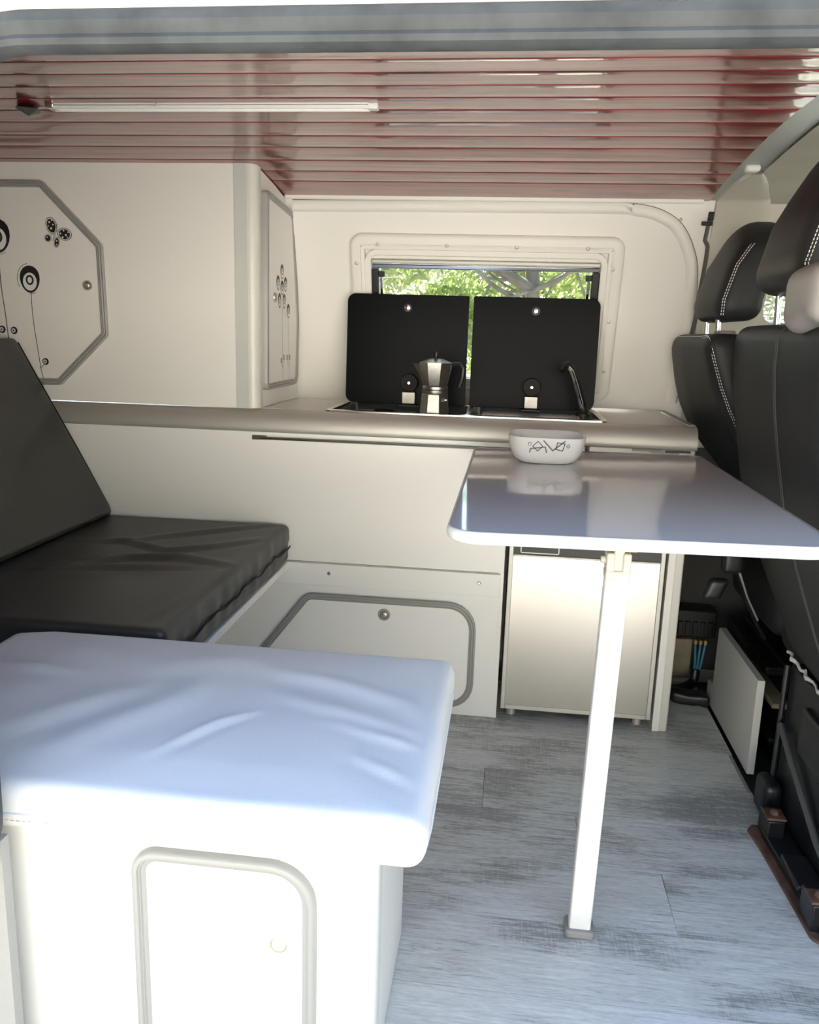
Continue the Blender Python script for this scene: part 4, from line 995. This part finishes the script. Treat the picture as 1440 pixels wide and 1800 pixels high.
# ================================================================== TREES BEYOND THE WINDOW, UPPER CROWNS ADDED TO BLOCK THE SUN
def tree(name, label, x, y, h, rt_, branches, leafm, crowns, nleaf, size, seed, group=None, up=0):
    rnd = random.Random(seed)
    t = thing(name, (x, y, up-.58), label, 'tree', group)
    tr = MB(); tr.tube(smooth_path([(x, y, up-.9), (x+.05, y, up+.8), (x-.03, y+.05, up+2.4), (x+.06, y, up+h)], 5), [rt_*(1-.55*i/15) for i in range(16)], 12); tr.build('trunk', 'bark', t)
    for (P, r0) in branches:
        Q = smooth_path([V((x+a, y+b_, up+c)) for a, b_, c in P], 5); mb = MB(); mb.tube(Q, [r0*(1-.75*i/(len(Q)-1)) for i in range(len(Q))], 8)
        for k in range(9):
            i = rnd.randrange(2, len(Q)-1); d = V((rnd.uniform(-1, 1), rnd.uniform(-.5, .5), rnd.uniform(-.6, .8))).normalized()*rnd.uniform(.3, .9)
            mb.tube(smooth_path([Q[i], Q[i]+d*.5+V((0, 0, rnd.uniform(-.1, .1))), Q[i]+d], 3), [.014, .013, .012, .010, .008, .006, .004], 5)
        mb.build('branch', 'bark', t)
    lf = MB()
    for _ in range(nleaf):
        cx_, cy_, cz_, rx, ry, rz = rnd.choice(crowns)
        while True:
            p = V((rnd.uniform(-1, 1), rnd.uniform(-1, 1), rnd.uniform(-1, 1)))
            if p.length < 1: break
        c = V((x+cx_+p.x*rx, y+cy_+p.y*ry, up+cz_+p.z*rz)); a = V((rnd.gauss(0, 1), rnd.gauss(0, 1), rnd.gauss(0, 1))).normalized(); b_ = a.orthogonal().normalized()
        s_ = size*rnd.uniform(.6, 1.4); wd = s_*.32
        lf.add([c-a*s_*.5, c+b_*wd*.5, c+a*s_*.5, c-b_*wd*.5], [(0, 1, 2, 3)])
    lf.build('foliage', leafm, t, recalc=False, kind='stuff')
    return t
tree('pine_tree', 'grey trunked tree with a long side branch seen through the window', .14, 7.6, 6.4, .085,
     [([(0, 0, 1.42), (-.3, -.05, 1.58), (-.65, -.1, 1.72), (-1.4, -.2, 2.0)], .06), ([(0, 0, 1.30), (-.3, -.1, 1.42), (-.6, -.2, 1.66), (-1.0, -.2, 2.0)], .028), ([(.03, 0, 1.42), (.22, -.1, 1.50), (.5, -.1, 1.66), (1.0, 0, 1.75)], .03), ([(0, 0, 1.9), (.5, .2, 2.3), (1.1, .2, 2.8)], .05), ([(0, 0, 2.2), (-.6, .2, 2.7), (-1.2, .1, 3.2)], .05)],
     'leaf1', [(-1.6, .6, 1.9, .9, .5, .5), (-.6, .7, 1.2, .6, .5, .35), (.9, .4, 1.6, .8, .5, .5), (-1.9, .3, 3.0, 1.3, .8, .8), (.3, .2, 3.6, 1.4, 1.0, 1.0), (1.3, .3, 2.6, .9, .8, .7), (-1.2, 0, 4.6, 1.5, 1.2, 1.0), (.6, 0, 5.4, 1.7, 1.3, 1.1), (-.4, 0, 6.6, 1.3, 1.1, .9), (-2.4, .2, 4.0, 1.0, .9, .8)], 12000, .14, 3)
tree('bushy_tree', 'dense sunlit leafy tree behind the pale twigs', -2.9, 10.6, 7.6, .17, [([(0, 0, .8), (.5, 0, 1.3), (1.1, -.2, 1.8)], .05), ([(0, 0, 1.0), (-.6, 0, 1.5), (-1.2, -.1, 2.0)], .05)],
     'leaf2', [(0, 0, 1.4, 1.5, .9, 1.1), (.9, 0, 2.2, 1.3, .9, .9), (-1.0, 0, 2.2, 1.3, .9, .9), (.5, -.2, .4, 1.5, .7, .8), (0, 0, 4.2, 2.0, 1.5, 1.4), (-.3, 0, 6.0, 1.9, 1.5, 1.5), (-.2, 0, 8.2, 1.8, 1.4, 1.5)], 18000, .15, 11)
tree('bushy_tree', 'dense yellow green tree right behind the grey trunk', .2, 13.6, 7.0, .17, [([(0, 0, .8), (.5, 0, 1.3), (1.1, -.2, 1.8)], .05)],
     'leaf1', [(0, 0, 1.3, 1.5, .9, 1.2), (1.1, 0, 2.1, 1.3, .9, 1.0), (-1.1, 0, 2.2, 1.3, .9, .9), (.2, -.2, .3, 1.6, .7, .8), (0, 0, 4.4, 2.2, 1.5, 1.5), (0, 0, 6.4, 1.8, 1.4, 1.4)], 14000, .16, 12)
tree('bushy_tree', 'loose grey green tree to the side seen past the cab seats', 4.0, 10.5, 6.5, .17, [([(0, 0, .8), (.5, 0, 1.3), (1.1, -.2, 1.8)], .05)],
     'leaf2', [(0, 0, 1.3, 1.6, .9, 1.2), (1.3, 0, 2.1, 1.5, .9, 1.0), (-1.3, 0, 2.0, 1.4, .9, .9), (.2, -.2, .3, 1.8, .7, .8), (-.2, 0, 4.2, 2.3, 1.5, 1.5), (0, 0, 6.2, 1.9, 1.4, 1.4)], 13000, .16, 13)
tree('added_leafy_tree', 'tall dense tree added out of view to keep sun off the window', -3.7, 5.2, 5.2, .13, [([(0, 0, 2.6), (.8, 0, 3.6), (1.8, 0, 4.4)], .04)],
     'leaf3', [(1.9, 0, 4.4, 1.1, .9, .9), (1.2, 0, 5.2, 1.2, .9, .9), (.3, 0, 4.6, 1.2, .9, 1.0)], 4600, .26, 44)  # stands out of view, added to stop a sun patch through the window
# pale dry twigs in front of the trees
dtw = thing('dry_shrub', (-1.45, 6.2, -.58), 'pale leafless shrub with bright twigs outside the window', 'shrub')
rnd = random.Random(5); mb = MB()
for k in range(34):
    a = V((-1.45+rnd.uniform(-.1, .1), 6.2+rnd.uniform(-.1, .1), rnd.uniform(-.58, 1.0))); d = V((rnd.uniform(-.7, .7), rnd.uniform(-.2, .2), rnd.uniform(.5, 1.1)))
    q = smooth_path([a, a+d*.5+V((rnd.uniform(-.1, .1), 0, 0)), a+d], 3); mb.tube(q, [.014, .013, .012, .010, .008, .006, .004], 5)
    for j in range(4):
        s0 = q[rnd.randrange(2, 6)]; e = V((rnd.uniform(-.4, .4), rnd.uniform(-.1, .1), rnd.uniform(-.1, .4))); mb.tube([s0, s0+e*.5+V((0, 0, .03)), s0+e], [.007, .006, .003], 4)
mb.build('twigs', 'twig', dtw, kind='stuff')
dt2 = thing('dry_shrub', (1.25, 6.4, -.58), 'pale leafless shrub beside the grey trunk outside the window', 'shrub')
mb = MB()
for k in range(18):
    a = V((1.25+rnd.uniform(-.1, .1), 6.4+rnd.uniform(-.1, .1), rnd.uniform(-.58, 1.0))); d = V((rnd.uniform(-.5, .5), rnd.uniform(-.2, .2), rnd.uniform(.5, 1.0)))
    q = smooth_path([a, a+d*.5+V((rnd.uniform(-.1, .1), 0, 0)), a+d], 3); mb.tube(q, [.012, .011, .010, .009, .007, .006, .004], 5)
    for j in range(3):
        s0 = q[rnd.randrange(2, 6)]; e = V((rnd.uniform(-.4, .4), rnd.uniform(-.1, .1), rnd.uniform(-.1, .4))); mb.tube([s0, s0+e*.5+V((0, 0, .03)), s0+e], [.007, .006, .003], 4)
mb.build('twigs', 'twig', dt2, kind='stuff')
# ================================================================== UNSEEN_WOODS ADDED BEHIND THE CAMERA TO CUT SKY LIGHT AT THE BENCH
UNSEEN_WOODS = [(-13.0, -6.6, 'dense dark tree added out of view on the far side of the clearing behind the van'), (-10.4, -.2, 'dense dark tree added out of view level with the back of the van'), (-13.2, -12.0, 'dark tree added out of view where the woods turn along the sandy bank')]
UNSEEN_WOODS += [(-8.4+5.2*k, -17.0-(k % 2)*1.6, ('dark evergreen tree added out of view at the end of the bank row nearest the turn of the woods', 'second dark evergreen tree added out of view in the bank row from the turn of the woods', 'third dark evergreen tree added out of view in the bank row from the turn of the woods', 'middle dark evergreen tree added out of view in the bank row', 'third dark evergreen tree added out of view in the bank row from its open end', 'second dark evergreen tree added out of view in the bank row from its open end', 'dark evergreen tree added out of view at the open end of the bank row')[k]) for k in range(7)]
UNSEEN_WOODS += [(16.5, -9.0, 'dark tree added out of view at the far end of the clearing beside the sandy bank'), (14.5, -4.2, 'dark tree added out of view across the clearing ahead of the van')]
for k, (tx, ty, lb) in enumerate(UNSEEN_WOODS):
    sc_ = 1.5; up_ = lerp([(-22, 6.6), (-16, 4.3), (-12, 2.4), (-8.5, .9), (-5, 0)], ty)
    tree('added_shade_tree', lb, tx, ty, 6.2*sc_, .16*sc_, [([(0, 0, .9), (.6, 0, 1.6), (1.2, 0, 2.4)], .05), ([(0, 0, 1.4), (-.6, .2, 2.2), (-1.1, .2, 3.0)], .05)],
         'leaf3', [(0, 0, .8*sc_, 1.7*sc_, 1.5, 1.3*sc_), (0, 0, 2.4*sc_, 1.9*sc_, 1.6, 1.4*sc_), (0, 0, 4.2*sc_, 1.7*sc_, 1.5, 1.4*sc_), (.2, 0, 5.6*sc_, 1.1*sc_, 1.0, 1.0*sc_)], 4200, .36*sc_, 30+k, 'added trees round the clearing', up_)
